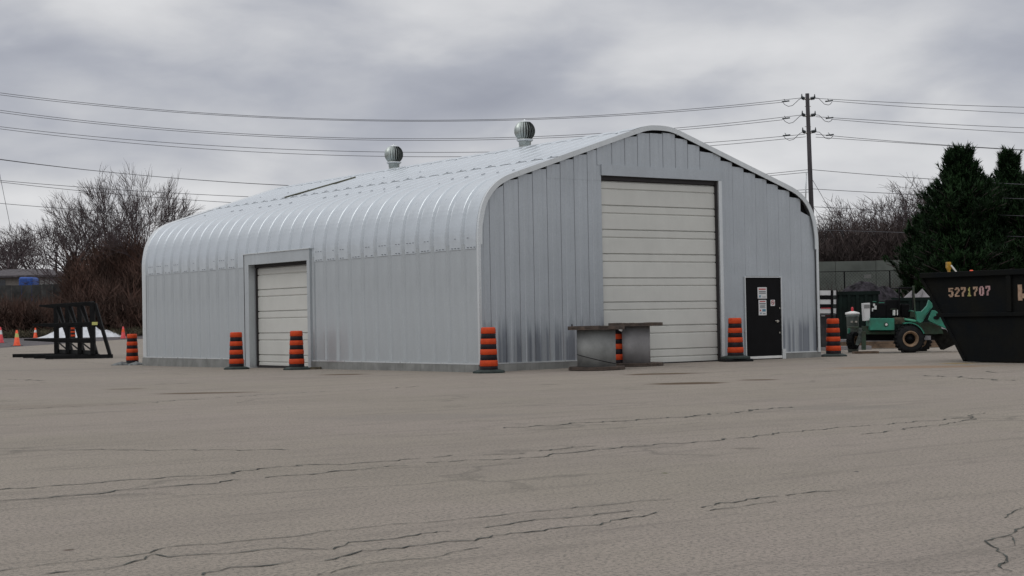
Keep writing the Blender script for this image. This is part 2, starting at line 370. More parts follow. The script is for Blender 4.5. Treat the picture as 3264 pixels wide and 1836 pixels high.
def cr(pts, ox=0, oy=1150, k=1.5784): return [(ox+x/k, oy+y/k) for x, y in pts]
CR = [
 ([(0, 1135), (170, 1147), (380, 1164)], .05),
 (cr([(0, 250), (700, 213), (1290, 172), (1850, 148), (2130, 128)]), .06),
 (cr([(0, 460), (300, 452), (1100, 447), (1500, 446)]), .045),
 (cr([(0, 655), (250, 635), (640, 605), (1000, 575), (1150, 568), (1230, 550), (1500, 522), (1760, 520), (2100, 490), (2320, 475), (2576, 468), (2940, 430), (3040, 428)]), .045),
 (cr([(0, 712), (200, 698), (450, 675), (820, 637), (1100, 608), (1500, 570), (1900, 538), (2200, 508), (2576, 490), (3100, 440), (3600, 405), (3900, 370), (4280, 335), (4780, 290), (5200, 275)]), .045),
 (cr([(0, 1068), (250, 1025), (480, 1005), (770, 968), (850, 945), (1200, 912), (1560, 868), (2000, 820), (2400, 788), (2900, 738), (3400, 690)]), .022),
 (cr([(250, 1083), (600, 1040), (740, 1000), (780, 975), (850, 992), (1150, 975), (1400, 945), (1640, 948), (1760, 915), (2040, 885), (2200, 855), (2400, 848), (2576, 815), (3046, 768), (3200, 745)]), .026),
 (cr([(1080, 1083), (1180, 1050), (1500, 1020), (1700, 1000), (1880, 965), (2250, 910), (2576, 870), (2706, 852), (2956, 820), (3276, 772), (3456, 750), (3616, 715), (3836, 690), (4016, 662), (4096, 652), (4300, 647)]), .034),
 (cr([(1640, 1083), (1700, 1070), (1750, 1045), (1900, 1020), (2250, 985), (2450, 930)]), .02),
 (cr([(3600, 758), (3700, 742), (3950, 705)]), .018),
 (cr([(2576, 342), (2876, 320), (3176, 298), (3436, 280), (3656, 262), (3876, 236), (3976, 230)]), .07),
 (cr([(5152, 825), (5116, 835), (5056, 880), (4946, 908), (4950, 930), (5000, 958), (5046, 985), (5066, 1035), (5152, 1075)]), .020),
 (cr([(5056, 880), (5090, 920), (5120, 945)]), .012),
 (cr([(4710, 1078), (4900, 1066), (5080, 1050), (5066, 1000), (5152, 990)]), .014),
 (cr([(5152, 730), (5056, 775), (5030, 800)]), .014),
 (cr([(4596, 76), (4776, 80), (5152, 101)]), .09),
 (cr([(4926, 52), (5000, 60), (5152, 58)]), .07),
 (cr([(4380, 372), (4700, 325), (4850, 300), (4900, 268), (4960, 262)]), .04),
 (cr([(0, 95), (120, 96), (260, 100)]), .1),
]
rc = random.Random(3)
for pts, w in CR:
    w *= 1.15
    P = [gr(*p) for p in pts]; b = MB(); prev = None; gap = 0; run = 0
    for a, c in zip(P, P[1:]):
        L = (c-a).length; n = max(2, min(160, int(L/.06))); d = (c-a).normalized(); nrm = Vector((-d.y, d.x, 0))
        for i in range(n):
            t = i/n; run += .21
            off = (math.sin(run*.7)+math.sin(run*1.9+1)+math.sin(run*.23+2)*1.8+math.sin(run*4.3))*w*.55 + rc.uniform(-.6, .6)*w
            q = a.lerp(c, t) + nrm*off; ww = w*rc.uniform(.12, .62)*(1.3 if rc.random() < .12 else 1)
            cur = (on(q+nrm*ww/2, .004), on(q-nrm*ww/2, .004))
            if prev and gap <= 0:
                k = len(b.v); b.v += [tuple(prev[0]), tuple(cur[0]), tuple(cur[1]), tuple(prev[1])]; b.f.append((k+3, k+2, k+1, k))
            if gap > 0: gap -= 1
            elif rc.random() < .022: gap = rc.randint(1, 5)
            prev = cur
    if b.f: b.obj('crack', CRACKM, ground)

# ------------------------------------------------------------------ the arch building
BW, BL, PITCHR, ZF = 10.73, 18.55, .633, .17
ZS = 2.865
bld = thing('steel_arch_building', 'large silver corrugated steel arch building with rounded eaves and two roller doors', 'building')
# outline of the ribs (crown line) in the u-z plane, left half, from foundation to ridge
def catmull(P, n=5):
    out = []
    for i in range(len(P)-1):
        p0, p1, p2, p3 = P[max(i-1, 0)], P[i], P[i+1], P[min(i+2, len(P)-1)]
        for k in range(n):
            t = k/n; out.append(tuple(.5*((2*p1[j])+(-p0[j]+p2[j])*t+(2*p0[j]-5*p1[j]+4*p2[j]-p3[j])*t*t+(-p0[j]+3*p1[j]-3*p2[j]+p3[j])*t**3) for j in range(2)))
    out.append(P[-1]); return out
curve = catmull([(0, ZS-.12), (0, ZS+.22), (.03, 3.35), (.11, 3.68), (.26, 3.96), (.47, 4.18), (.75, 4.35), (1.09, 4.475)], 3)
def slope_z(u): return 4.475 + (u-1.09)*(5.60-4.475)/(4.55-1.09)
ridge_half = catmull([(4.55, 5.60), (4.85, 5.69), (5.10, 5.735), (BW/2, 5.745)], 3)
wall_p = [(0, ZF), (0, 1.0), (0, 2.0), (0, ZS+.0)]
low_p = [(u, slope_z(u)) for u in (1.09, 1.5, 2.0, 2.45)]
up_p = [(u, slope_z(u)) for u in (2.35, 3.0, 3.8, 4.55)]
ridge_p = ridge_half + [(BW-u, z) for u, z in ridge_half[::-1][1:]]
full_right = [(BW-u, z) for u, z in (up_p[::-1] + low_p[::-1][1:] + curve[::-1][1:] + [(0, 2.0), (0, 1.0), (0, ZF)])]
def normals(P):
    out = []
    for i in range(len(P)):
        a = P[max(i-1, 0)]; c = P[min(i+1, len(P)-1)]; dx, dz = c[0]-a[0], c[1]-a[1]; L = math.hypot(dx, dz) or 1
        out.append((-dz/L, dx/L))
    return out
# rib cross-section along v: crown flat, web in, valley, web out
RIB = [(0.0, 0.0), (.02, .004), (.20, .007), (.43, .003), (.45, -.008), (.49, -.075), (.505, -.085), (.565, -.085), (.58, -.075), (.62, -.010), (PITCHR, 0.0)]
RIBW = [(0.0, -.004), (.03, 0.0), (.40, 0.0), (.43, -.008), (.47, -.038), (.49, -.045), (.55, -.045), (.57, -.038), (.61, -.010), (PITCHR, -.004)]
def rib_mesh(P, off=0.0, thick=.006, v0=0, prof=RIB):
    b = MB(); nr = normals(P); m = len(prof)
    for (u, z), (nu_, nz) in zip(P, nr):
        for dv, dn in prof: b.v.append((u+nu_*(dn+off), v0+dv, z+nz*(dn+off)))
    for i in range(len(P)-1):
        for k in range(m-1): b.f.append((i*m+k, i*m+k+1, (i+1)*m+k+1, (i+1)*m+k))
    for row in (0, len(P)-1):      # visible sheet edge, turned in
        q = len(b.v); (u, z), (nu_, nz) = P[row], nr[row]
        for dv, dn in prof: b.v.append((u+nu_*(dn+off-thick), v0+dv, z+nz*(dn+off-thick)))
        for k in range(m-1):
            f = (row*m+k, row*m+k+1, q+k+1, q+k); b.f.append(f if row else f[::-1])
    return b
NR = 29; V_START = .02
DV0, DV1, DZ = 7.59, 11.42, 3.11           # side door surround
seg = {}
def segm(key, P, off, mat_):
    me = rib_mesh(P, off); o = me.obj(key, mat_, bld, smooth=False); return o
def clipcurve(zmin): return [p for p in curve if p[1] >= zmin]
protos = {}
def place(key, v, mat_, P, off, name):
    if key not in protos:
        o = rib_mesh(P, off, prof=RIBW if key == 'w' else RIB).obj(name, mat_, bld); protos[key] = o; o.location.y = v
    else:
        o = protos[key].copy(); COL.objects.link(o); o.location.y = v
for i in range(NR):
    v = V_START + PITCHR*i
    over_door = (v+.5 > DV0) and (v < DV1-.05)
    if not over_door:
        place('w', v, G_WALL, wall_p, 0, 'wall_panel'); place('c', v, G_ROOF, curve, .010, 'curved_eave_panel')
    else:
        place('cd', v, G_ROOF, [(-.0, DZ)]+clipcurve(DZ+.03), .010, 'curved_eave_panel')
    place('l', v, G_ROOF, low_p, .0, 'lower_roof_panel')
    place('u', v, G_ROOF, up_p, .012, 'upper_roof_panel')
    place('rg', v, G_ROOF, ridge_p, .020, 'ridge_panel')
    place('rr', v, G_ROOF, full_right, 0, 'far_side_panel')
# bolts: short dark dashes at every lap joint
b = MB()
def dashes(u, z, nx, nz, tx, tz, prob=.85, ln=.035, wd=.014):
    for i in range(NR):
        v = V_START+PITCHR*i
        if (v+.5 > DV0) and (v < DV1) and z < DZ: continue
        for k, dv in enumerate((.06, .19, .32)):
            if random.random() > prob: continue
            c = Vector((u+nx*.02, v+dv, z+nz*.02)); t = Vector((tx, 0, tz))
            b.prism([c-t*wd/2-Vector((0, ln/2, 0)), c+t*wd/2-Vector((0, ln/2, 0)), c+t*wd/2+Vector((0, ln/2, 0)), c-t*wd/2+Vector((0, ln/2, 0))], (nx*.012, 0, nz*.012))
dashes(0, ZS-.085, -1, 0, 0, 1, .7, .05, .014); dashes(0, ZS+.13, -1, 0, 0, 1, .5, .04, .012)
stuff(b.obj('wall_bolt_row', BOLTM, bld))
b = MB(); sx, sz = (4.55-1.09), (5.60-4.475); sL = math.hypot(sx, sz); sx /= sL; sz /= sL
for i in range(NR):
    v = V_START+PITCHR*i
    for u0, pr, ll in ((1.35, .75, .10), (1.0, .2, .05), (2.45, .85, .09), (3.3, .2, .05), (4.45, .5, .07), (4.9, .3, .05)):
        if random.random() > pr: continue
        u = u0+random.uniform(-.03, .03); z = slope_z(u) if u < 4.55 else 5.60+(u-4.55)*.28
        if u < 1.09: z = 4.43
        for vv in (.39,):
            c = Vector((u-sz*.014, v+vv, z+sx*.014)); t = Vector((sx, 0, sz))
            l2 = ll*random.uniform(.6, 1.2)
            b.prism([c-t*l2/2, c+t*l2/2, c+t*l2/2+Vector((0, .016, 0)), c-t*l2/2+Vector((0, .016, 0))], (-sz*.012, 0, sx*.012))
stuff(b.obj('roof_bolt_row', BOLTM, bld))
# olive lap strip across the far left slope
n_sl = Vector((-sz, 0, sx)); d_sl = n_sl.dot(Vector((1.09, 0, 4.475+.03)))
p0 = plane(907, 630, n_sl, d_sl); p1 = plane(1134, 565, n_sl, d_sl)
b = MB(); b.beam(p0, p1, .07, .05, up=n_sl); b.obj('lap_strip', SKYL, bld)
pb = plane(1414, 518, (1, 0, 0), BW/2-.2); b = MB(); b.box(-.05, .05, -.07, .07, -.03, .05, Matrix.Translation(pb)); b.obj('ridge_cap_bolt', SEAL, bld)

# foundation kerb
b = MB()
b.box(-.055, .12, DV1-.02, BL+.06, -.3, ZF-.004); b.obj('foundation', CONC, bld)
b = MB(); b.box(-.055, .12, -.055, DV0+.02, -.3, ZF-.004); b.obj('foundation', CONC, bld)
b = MB(); b.box(.122, 3.40, -.055, .14, -.3, ZF-.004); b.obj('foundation', CONC, bld)
b = MB(); b.box(9.46, BW+.055, -.055, .14, -.3, ZF-.004); b.obj('foundation', CONC, bld)
b = MB(); b.box(7.40, 8.06, -.03, .14, -.3, ZF-.05); b.obj('foundation', CONC, bld)
b = MB(); b.box(BW-.12, BW+.055, .142, BL+.06, -.3, ZF-.004); b.box(.122, BW-.122, BL-.1, BL+.06, -.3, ZF-.004); b.obj('foundation', CONC, bld)
# base flashing line
for bx_ in ((-.03, -.004, -.03, DV0, ZF, ZF+.03), (-.03, -.004, DV1, BL, ZF, ZF+.03), (-.003, 3.42, -.034, -.008, ZF, ZF+.028), (9.44, BW+.02, -.034, -.008, ZF, ZF+.028)):
    b = MB(); b.box(*bx_); b.obj('base_flashing', G_TRIM, bld)

# end walls
halfL = wall_p + curve[2:] + low_p[1:] + up_p[1:] + ridge_half[1:]
OUT = halfL + [(BW-u, z) for u, z in halfL[::-1][1:]]
def out_z(u):
    u = min(u, BW-u)
    if u <= 0: return 3.0
    best = 0
    for (a, za), (c, zc) in zip(halfL, halfL[1:]):
        if a <= u <= c and c > a: return za+(zc-za)*(u-a)/(c-a)
    return best or 3.0
b = MB(); b.add([(u+(.04 if u < BW/2 else -.04), .10, z-.03) for u, z in OUT], [tuple(range(len(OUT)))])
b.obj('end_wall_backing', DARK, bld); b = MB(); b.add([(u, BL, z-.02) for u, z in OUT], [tuple(range(len(OUT)))[::-1]])
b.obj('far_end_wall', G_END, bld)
BU0, BU1, BZ = 3.57, 7.27, 4.50
MU0, MU1, MZ0, MZ1 = 8.128, 9.37, .075, 2.10
def front_panel(ua, ub, z0, zfun, left):
    # a sheet with a raised lap on its left edge and two soft stiffening folds; its square-cut top leaves a gap under the trim
    w = ub-ua; g_ = .008 if left else .005
    dp = .012 if left else -.004
    P = [(ua-.002, dp), (ua+g_, dp), (ua+g_+.002, -.018 if left else -.013), (ua+.034, -.010), (ua+w*.36, -.010), (ua+w*.40, -.019), (ua+w*.66, -.019), (ua+w*.70, -.010), (ub+.004, -.010)]
    b = MB()
    for u, y in P:
        b.v.append((u, y, z0)); b.v.append((u, y, zfun(u)))
    for k in range(len(P)-1): b.f.append((2*k, 2*k+2, 2*k+3, 2*k+1))
    return b
def ztop(ua, ub):
    mid = (ua+ub)/2
    if mid < BW/2:
        za, zb = out_z(ua+.015)-.075, out_z(ub)-.168
        if za > zb: za = zb
        return lambda u: za+(zb-za)*(u-ua)/(ub-ua)
    zr = out_z(min(ub, 10.60)); zb = zr-.095; za = zb+.20*(out_z(ua)-zr)
    if ub > 10.5: za = out_z(ua)-.42
    return lambda u: za+(zb-za)*(u-ua)/(ub-ua)
sm_l = [0.06, .328, .732, 1.141, 1.543, 1.949, 2.339, 2.738, 3.137, 3.545]
for a, c in zip(sm_l, sm_l[1:]):
    zt = ztop(a, c); t = zt((a+c)/2)
    if t > 4.65:
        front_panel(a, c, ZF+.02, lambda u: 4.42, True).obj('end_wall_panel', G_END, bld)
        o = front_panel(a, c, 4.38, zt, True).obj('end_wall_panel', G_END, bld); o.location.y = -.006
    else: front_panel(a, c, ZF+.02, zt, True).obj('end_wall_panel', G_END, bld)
su = [3.43, 3.88, 4.28, 4.68, 5.07, 5.48, 5.88, 6.28, 6.68, 7.38]
for a, c in zip(su, su[1:]):
    zt = ztop(a, c)
    if c < 4.3 or a > 6.5: zt = (lambda f: (lambda u: min(f(u)+.05, out_z(u)-.02)))(zt)
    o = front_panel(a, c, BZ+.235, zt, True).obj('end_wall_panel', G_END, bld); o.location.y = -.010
sr = [7.38, 7.78, 8.17, 8.57, 8.97, 9.37, 9.78, 10.18, 10.67]
for a, c in zip(sr, sr[1:]):
    z0 = ZF+.02
    if c <= MU0+.06: z0 = .03
    elif a < MU1 and c > MU0: z0 = MZ1+.04
    if a < MU1 < c or a < MU0 < c:
        pass
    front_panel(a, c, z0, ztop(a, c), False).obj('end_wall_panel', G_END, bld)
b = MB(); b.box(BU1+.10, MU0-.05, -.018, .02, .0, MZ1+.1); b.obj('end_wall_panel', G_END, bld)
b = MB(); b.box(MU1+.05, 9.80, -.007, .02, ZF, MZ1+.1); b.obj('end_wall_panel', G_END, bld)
# gable trim: angle strip following the outline, in lapped lengths
def trim_strip(P, b, w=.115, y0=-.075, y1=-.01):
    nr = normals(P); base = len(b.v)
    for (u, z), (nx, nz) in zip(P, nr):
        for (dn, y) in ((.012, y1+.02), (.022, y0), (-w, y0+.004), (-w, y0+.03)): b.v.append((u+nx*dn, y, z+nz*dn))
    for i in range(len(P)-1):
        for k in range(3): q = base+i*4+k; b.f.append((q, q+1, q+5, q+4))
    for e in (0, len(P)-1): q = base+e*4; b.f.append((q, q+1, q+2, q+3))
parts = [halfL[:4], curve[1:10], curve[9:]+[(1.13, slope_z(1.13))], [(u, slope_z(u)) for u in (1.13, 1.7, 2.25)], [(u, slope_z(u)) for u in (2.22, 3.3, 4.56)], ridge_p]
parts2 = [[(BW-u, z) for u, z in p[::-1]] for p in parts[:5]]
for k, p in enumerate(parts+parts2):
    b = MB(); trim_strip(p, b, w=(.05 if k in (0, 6) else .095), y0=-.075-.003*(k % 2)); b.obj('gable_trim', G_TRIM, bld)
for k, p in enumerate(parts[:5]+[ridge_p]):
    b = MB(); nr = normals(p)
    for (u, z), (nx, nz) in zip(p, nr):
        for dn, y in ((.004, V_START+NR*PITCHR-.01), (.03, BL-.03), (.03, BL+.05), (-.1, BL+.05)): b.v.append((u+nx*dn, y, z+nz*dn))
    for i in range(len(p)-1):
        for q in range(3): j = i*4+q; b.f.append((j, j+1, j+5, j+4))
    b.obj('gable_trim', G_TRIM, bld)

# big roller door
def door_sections(parent, n, h, z_top, axis, a0, a1, plane_c, mat_):
    z = z_top; k = 0
    # each leaf: narrow face band over wide face with bevelled grooves; profile (dz, outward)
    while z > .06:
        hh = min(h, z-.02)
        prof = [(0, -.03), (-.014, -.03), (-.030, 0), (-.180*h/.6, .0), (-.190*h/.6, -.026), (-.204*h/.6, -.026), (-.225*h/.6, 0), (-h+.012, 0), (-h+.004, -.03)]
        prof = [(dz, o) for dz, o in prof if -dz <= hh] + ([(-hh, 0)] if hh < h else [])
        b = MB()
        for dz, o in prof:
            for a in (a0, a1): b.v.append((a, plane_c-o, z+dz) if axis == 'u' else (plane_c-o, a, z+dz))
        for i in range(len(prof)-1):
            f = (2*i, 2*i+2, 2*i+3, 2*i+1); b.f.append(f)
        b.obj('door_section', mat_, parent); z -= h; k += 1
big = bpy.data.objects.new('large_overhead_door', None); COL.objects.link(big); big.parent = bld
big['label'] = 'large cream sectional door in the gable end'
door_sections(big, 8, .572, 4.385, 'u', BU0, BU1-.05, .055, CREAM)
b = MB(); b.box(BU0-.02, BU1+.02, .02, .10, 4.40, 4.52); b.obj('top_seal', SEAL, big)
b = MB(); b.box(BU1-.05, BU1-.0, -.01, .09, .03, 4.50); b.obj('side_seal', SEAL, big)
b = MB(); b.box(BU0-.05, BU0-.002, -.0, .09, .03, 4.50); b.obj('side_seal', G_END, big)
b = MB(); b.box(BU0, BU1-.02, .03, .08, .0, .06); b.obj('bottom_seal', SEAL, big)
b = MB(); b.box(BU1+.002, BU1+.11, -.055, .02, .0, BZ+.0); b.obj('door_jamb', G_TRIM, bld)
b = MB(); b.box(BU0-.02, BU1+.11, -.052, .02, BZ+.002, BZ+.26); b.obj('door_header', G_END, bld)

# man door
md = bpy.data.objects.new('personnel_door', None); COL.objects.link(md); md.parent = bld; md['label'] = 'black steel door in a white frame'
b = MB(); b.box(MU0, MU1, -.035, .03, MZ0+.045, MZ1); bevel(b.obj('door_leaf', BLACKP, md), .004)
b = MB(); b.box(MU0-.03, MU0-.003, -.055, .03, .03, MZ1+.03); b.box(MU0-.003, MU1+.003, -.055, .03, MZ1+.003, MZ1+.03); b.box(MU1+.003, MU1+.03, -.055, .03, .03, MZ1+.03)
b.box(MU1+.002, MU1+.12, -.065, -.0, .02, .28); b.obj('door_frame', G_TRIM, md)
b = MB(); b.box(MU0+.01, MU1-.01, -.06, .03, MZ0-.02, MZ0+.042); b.obj('door_sill', WHITE, md)
def mp(px, py): p = plane(px, py, (0, 1, 0), -.04); return p.x, p.z
hx, hz = mp(2280+912/4.675, 860+766/4.675)
b = MB(); b.lathe([(.0, 0), (.035, 0), (.035, .012), (.0, .012)], 12, Matrix.Translation((hx+.04, -.035, hz)) @ Matrix.Rotation(math.pi/2, 4, 'X'), cap=False)
b.tube([(hx+.04, -.05, hz), (hx+.04, -.085, hz), (hx-.09, -.09, hz+.012)], .012, 8); b.obj('lever_handle', STEEL, md)
for yy in (570, 935):
    for xx in (452, 960):
        x_, z_ = mp(2280+xx/4.675, 860+yy/4.675); b = MB(); b.box(x_-.012, x_+.012, -.048, -.034, z_-.02, z_+.02); b.obj('hinge_pin', STEEL, md)
def sign(x0, y0, x1, y1, label, bars, extra=None):
    a = mp(2280+x0/4.675, 860+y0/4.675); c = mp(2280+x1/4.675, 860+y1/4.675); w = c[0]-a[0]; h = a[1]-c[1]
    s_ = thing('door_notice', label, 'notice', (a[0], -.040, c[1]))
    b = MB(); b.box(0, w, -.004, 0, 0, h); b.obj('paper_sheet', PAPER, s_)
    for fx0, fx1, fy0, fy1, mt in bars:
        b = MB(); b.box(fx0*w, fx1*w, -.0062, -.0042, (1-fy1)*h, (1-fy0)*h); b.obj('print_line', mt, s_)
    if extra: extra(s_, w, h)
sign(628, 260, 768, 428, 'upper white notice with red heading on the black door', [(.12, .88, .12, .22, REDINK), (.14, .88, .34, .41, DKINK), (.14, .88, .48, .56, DKINK), (.16, .32, .70, .90, BLUINK), (.5, .86, .84, .88, DKINK)])
sign(643, 450, 764, 676, 'long lower white notice with blue picture on the black door', [(.14, .86, .07, .13, REDINK), (.10, .90, .21, .27, DKINK), (.16, .86, .32, .36, DKINK), (.16, .82, .40, .44, DKINK), (.16, .86, .48, .52, DKINK), (.46, .88, .60, .76, BLUINK), (.12, .28, .63, .73, REDINK), (.2, .34, .82, .92, BLUINK), (.5, .85, .88, .92, DKINK)])
def nosmoke(s_, w, h):
    b = MB()
    for k in range(20):
        t0, t1 = 2*math.pi*k/20, 2*math.pi*(k+1)/20; R, r = w*.38, w*.28; cx, cz = w/2, h*.56
        b.add([(cx+R*math.cos(t0), -.0055, cz+R*math.sin(t0)), (cx+R*math.cos(t1), -.0055, cz+R*math.sin(t1)), (cx+r*math.cos(t1), -.0055, cz+r*math.sin(t1)), (cx+r*math.cos(t0), -.0055, cz+r*math.sin(t0))], [(3, 2, 1, 0)])
    b.beam((w*.24, -.0055, h*.56+w*.26), (w*.76, -.0055, h*.56-w*.26), .012, .003, up=(0, 1, 0)); b.obj('prohibition_ring', REDINK, s_)
sign(822, 448, 888, 538, 'small no-smoking sticker beside the door handle side', [(.25, .75, .42, .50, DKINK)], nosmoke)

# side roller door with its flat surround
sd_ = bpy.data.objects.new('side_overhead_door', None); COL.objects.link(sd_); sd_.parent = bld; sd_['label'] = 'small cream sectional door in the long side'
OV0, OV1, OZ = 7.74, 11.10, 2.80
door_sections(sd_, 5, .60, 2.71, 'v', OV1-.05, OV0, .20, CREAM)
b = MB(); b.box(.14, .26, OV0, OV1, 2.715, 2.83); b.obj('top_seal', SEAL, sd_)
b = MB(); b.box(.15, .25, OV1-.05, OV1-.015, .0, 2.72); b.obj('side_seal', SEAL, sd_)
b = MB(); b.box(.16, .24, OV0, OV1-.05, -.08, .012); b.obj('bottom_seal', SEAL, sd_)
b = MB()
b.box(-.06, -.04, DV0, OV0, -.1, DZ-.02); b.box(-.06, -.04, OV1, DV1, -.1, DZ-.02); b.box(-.06, -.04, OV0+.001, OV1-.001, OZ, DZ-.02)
b.box(-.039, .28, OV0-.03, OV0-.002, -.1, OZ+.02); b.box(-.039, .28, OV1+.002, OV1+.03, -.1, OZ+.02); b.box(-.039, .28, OV0, OV1, OZ+.003, OZ+.03)
b.box(-.039, .12, DV0, DV0+.02, -.1, DZ-.02); b.box(-.039, .12, DV1-.02, DV1, -.1, DZ-.02)
b.obj('door_surround', G_WALL, bld)
b = MB(); b.box(-.09, .14, DV0-.03, DV1+.03, DZ-.018, DZ+.004); b.obj('drip_cap', G_TRIM, bld)
b = MB(); b.box(-.066, -.0605, DV1-.06, DV1-.035, 0, DZ-.03); b.obj('surround_joint', SEAL, bld)
b = MB(); b.box(.26, .30, OV0-.3, OV1+.3, -.1, 3.0); b.obj('door_backing', DARK, bld)

# ------------------------------------------------------------------ roof turbine vents
def turbine(v, label, k):
    px, py, dp = (0, 0, 0)
    z0 = 5.72
    t = thing('turbine_vent', label, 'roof vent', (BW/2, v, z0), .4*k, 'turbine vents on the ridge')
    R = .285; zc = .50
    b = MB(); b.lathe([(.26, -.1), (.17, .02), (.155, .12), (.165, .13), (.165, .20), (.19, .22)], 24); b.obj('neck', VENTD, t, True)
    b = MB(); b.lathe([(.20, .22), (.225, .25), (.225, .27), (.16, .275)], 24); b.obj('lower_ring', G_TRIM, t, True)
    b = MB(); b.lathe([(.0, zc+R*.99), (.08, zc+R*.97), (.155, zc+R*.84), (.15, zc+R*.80), (.0, zc+R*.8)], 24, cap=False); b.lathe([(.025, zc+R*.95), (.025, zc+R*1.10), (.0, zc+R*1.12)], 8, cap=False); b.obj('dome_cap', G_TRIM, t, True)
    b = MB(); b.lathe([(.13, .275), (.20, zc), (.12, zc+.22)], 16); b.obj('dark_core', DARK, t, True)
    for q in range(22):
        b = MB(); a0 = 2*math.pi*q/22
        for j in range(9):
            f = -0.80+1.64*j/8; rr = R*math.sqrt(max(0, 1-f*f)); zz = zc+R*f
            for da, dr in ((0, 0), (.19, -.03)):
                a = a0+da; b.v.append(((rr+dr)*math.cos(a), (rr+dr)*math.sin(a), zz))
        for j in range(8): b.f.append((2*j, 2*j+1, 2*j+3, 2*j+2))
        b.obj('vane', VENTD, t, True)
turbine(5.42, 'nearer shiny turbine vent standing on the roof ridge', 0)
turbine(12.12, 'farther shiny turbine vent on the ridge near the olive strip', 1)

# ------------------------------------------------------------------ striped barrels
def make_barrel():
    t = thing('traffic_barrel', '', 'traffic barrel', (0, 0, 0), 0, 'orange and black striped construction barrels')
    R0, R1, H = .205, .155, 1.0
    zs_ = [.06, .15, .28, .40, .52, .63, .75, .86, .985]; cols = [BLKBAND, ORANGE, BLKBAND, ORANGE, BLKBAND, ORANGE, BLKBAND, ORANGE]
    for i, c in enumerate(cols):
        za, zb = zs_[i], zs_[i+1]; ra = R0+(R1-R0)*za; rb = R0+(R1-R0)*zb; st = .004 if c is ORANGE else -.003
        b = MB(); pr = [(ra+st-.006, za), (ra+st, za+.008), (rb+st, zb-.008), (rb+st-.006, zb)]
        if i == 7: pr += [(rb-.018, zb+.012), (.0, zb+.012)]
        b.lathe(pr, 28, cap=False); b.obj('orange_band' if c is ORANGE else 'black_band', c, t, True)
    b = MB()
    pts = []
    for z, r in ((0, .36), (.035, .36), (.05, .33), (.075, .25)):
        for k in range(8):
            a = math.pi/8+k*math.pi/4; pts.append((r*math.cos(a), r*math.sin(a), z))
    b.add(pts, [tuple(range(8))[::-1]]+[(i*8+k, i*8+(k+1) % 8, (i+1)*8+(k+1) % 8, (i+1)*8+k) for i in range(3) for k in range(8)]+[tuple(range(24, 32))])
    b.obj('rubber_base', GREENRUB, t)
    return t
def atv(px, v, z=0):
    p = plane(px, 1100, (0, 1, 0), v); return on((p.x, p.y))
def atu(px, u):
    p = plane(px, 1100, (1, 0, 0), u); return on((p.x, p.y))
bar0 = make_barrel()
B = [(gr(422, 1163), .3, 'striped barrel at the far end of the long side wall, its base under grey bags'),
     (atu(753, -.95), 1.2, 'striped barrel left of the small side door, in front of the wall'),
     (atu(945, -.58), .2, 'striped barrel standing right in front of the small side door'),
     (atv(1557, -.46), .0, 'striped barrel at the near corner of the building'),
     (atv(1965, -.42), .9, 'striped barrel half hidden between the two cable reels'),
     (atv(2344, -.55), .4, 'striped barrel between the big door and the black door'),
     (gr(2657, 1136), .1, 'striped barrel past the right corner of the building, near the green machine'),
     (gr(231, 1080), .1, 'small distant striped barrel seen through the black rack')]
for i, (p, rz, lab) in enumerate(B):
    if i == 0: bar0.location = p; bar0.rotation_euler.z = rz; bar0['label'] = lab
    else:
        o = dup(bar0, p, rz, lab)
        if i == 1: o.rotation_euler.y = .015
        if i == 5: o.location.z += .07
# second rubber weight under the barrel by the black door, wood block under the one by the side door
p = B[5][0]; b = MB(); M = Matrix.Translation(p) @ Matrix.Rotation(-.45, 4, 'Z'); b.box(-.36, .36, -.30, .30, 0, .066, M)
tag(bevel(b.obj('rubber_weight', RUBBER), .015), 'flat black rubber weight under the barrel beside the black door', 'weight')
p = B[2][0]; b = MB(); b.beam(p+RH*.35+ZU*.03, p+RH*.62-FH*.05+ZU*.03, .12, .06); tag(b.obj('wood_block', MUD), 'brown wooden block beside the barrel at the small side door', 'block')
# grey bags round the first barrel
p = B[0][0]
for k, (dx, dy, s_) in enumerate(((-.28, -.25, .24), (.20, -.33, .26), (.50, -.12, .2))):
    b = MB(); n = 12
    for i in range(6):
        f = i/5; r = math.sin(min(1, .25+f*.95)*math.pi)**.5 if f < 1 else .0
        for q in range(n):
            a = 2*math.pi*q/n; rr = s_*(1-f*f)**.5*(1+.14*math.sin(3*a+k*2)); b.v.append((rr*1.3*math.cos(a), rr*math.sin(a), .10*f*(1+.25*math.sin(a*2+k))))
    for i in range(5):
        for q in range(n): b.f.append((i*n+q, i*n+(q+1) % n, (i+1)*n+(q+1) % n, (i+1)*n+q))
    o = b.obj('sandbag', mat('grey sandbag %d' % k, (.17, .18, .18), .9, 0, .35, 9, .6, 20), None, True, loc=p+RH*dx+FH*dy); o.rotation_euler.z = k
    tag(o, ['left grey sandbag slumped against the farthest side barrel', 'middle grey sandbag in front of the farthest side barrel', 'right grey sandbag beside the farthest side barrel'][k], 'sandbag', 'grey sandbags at the far barrel')

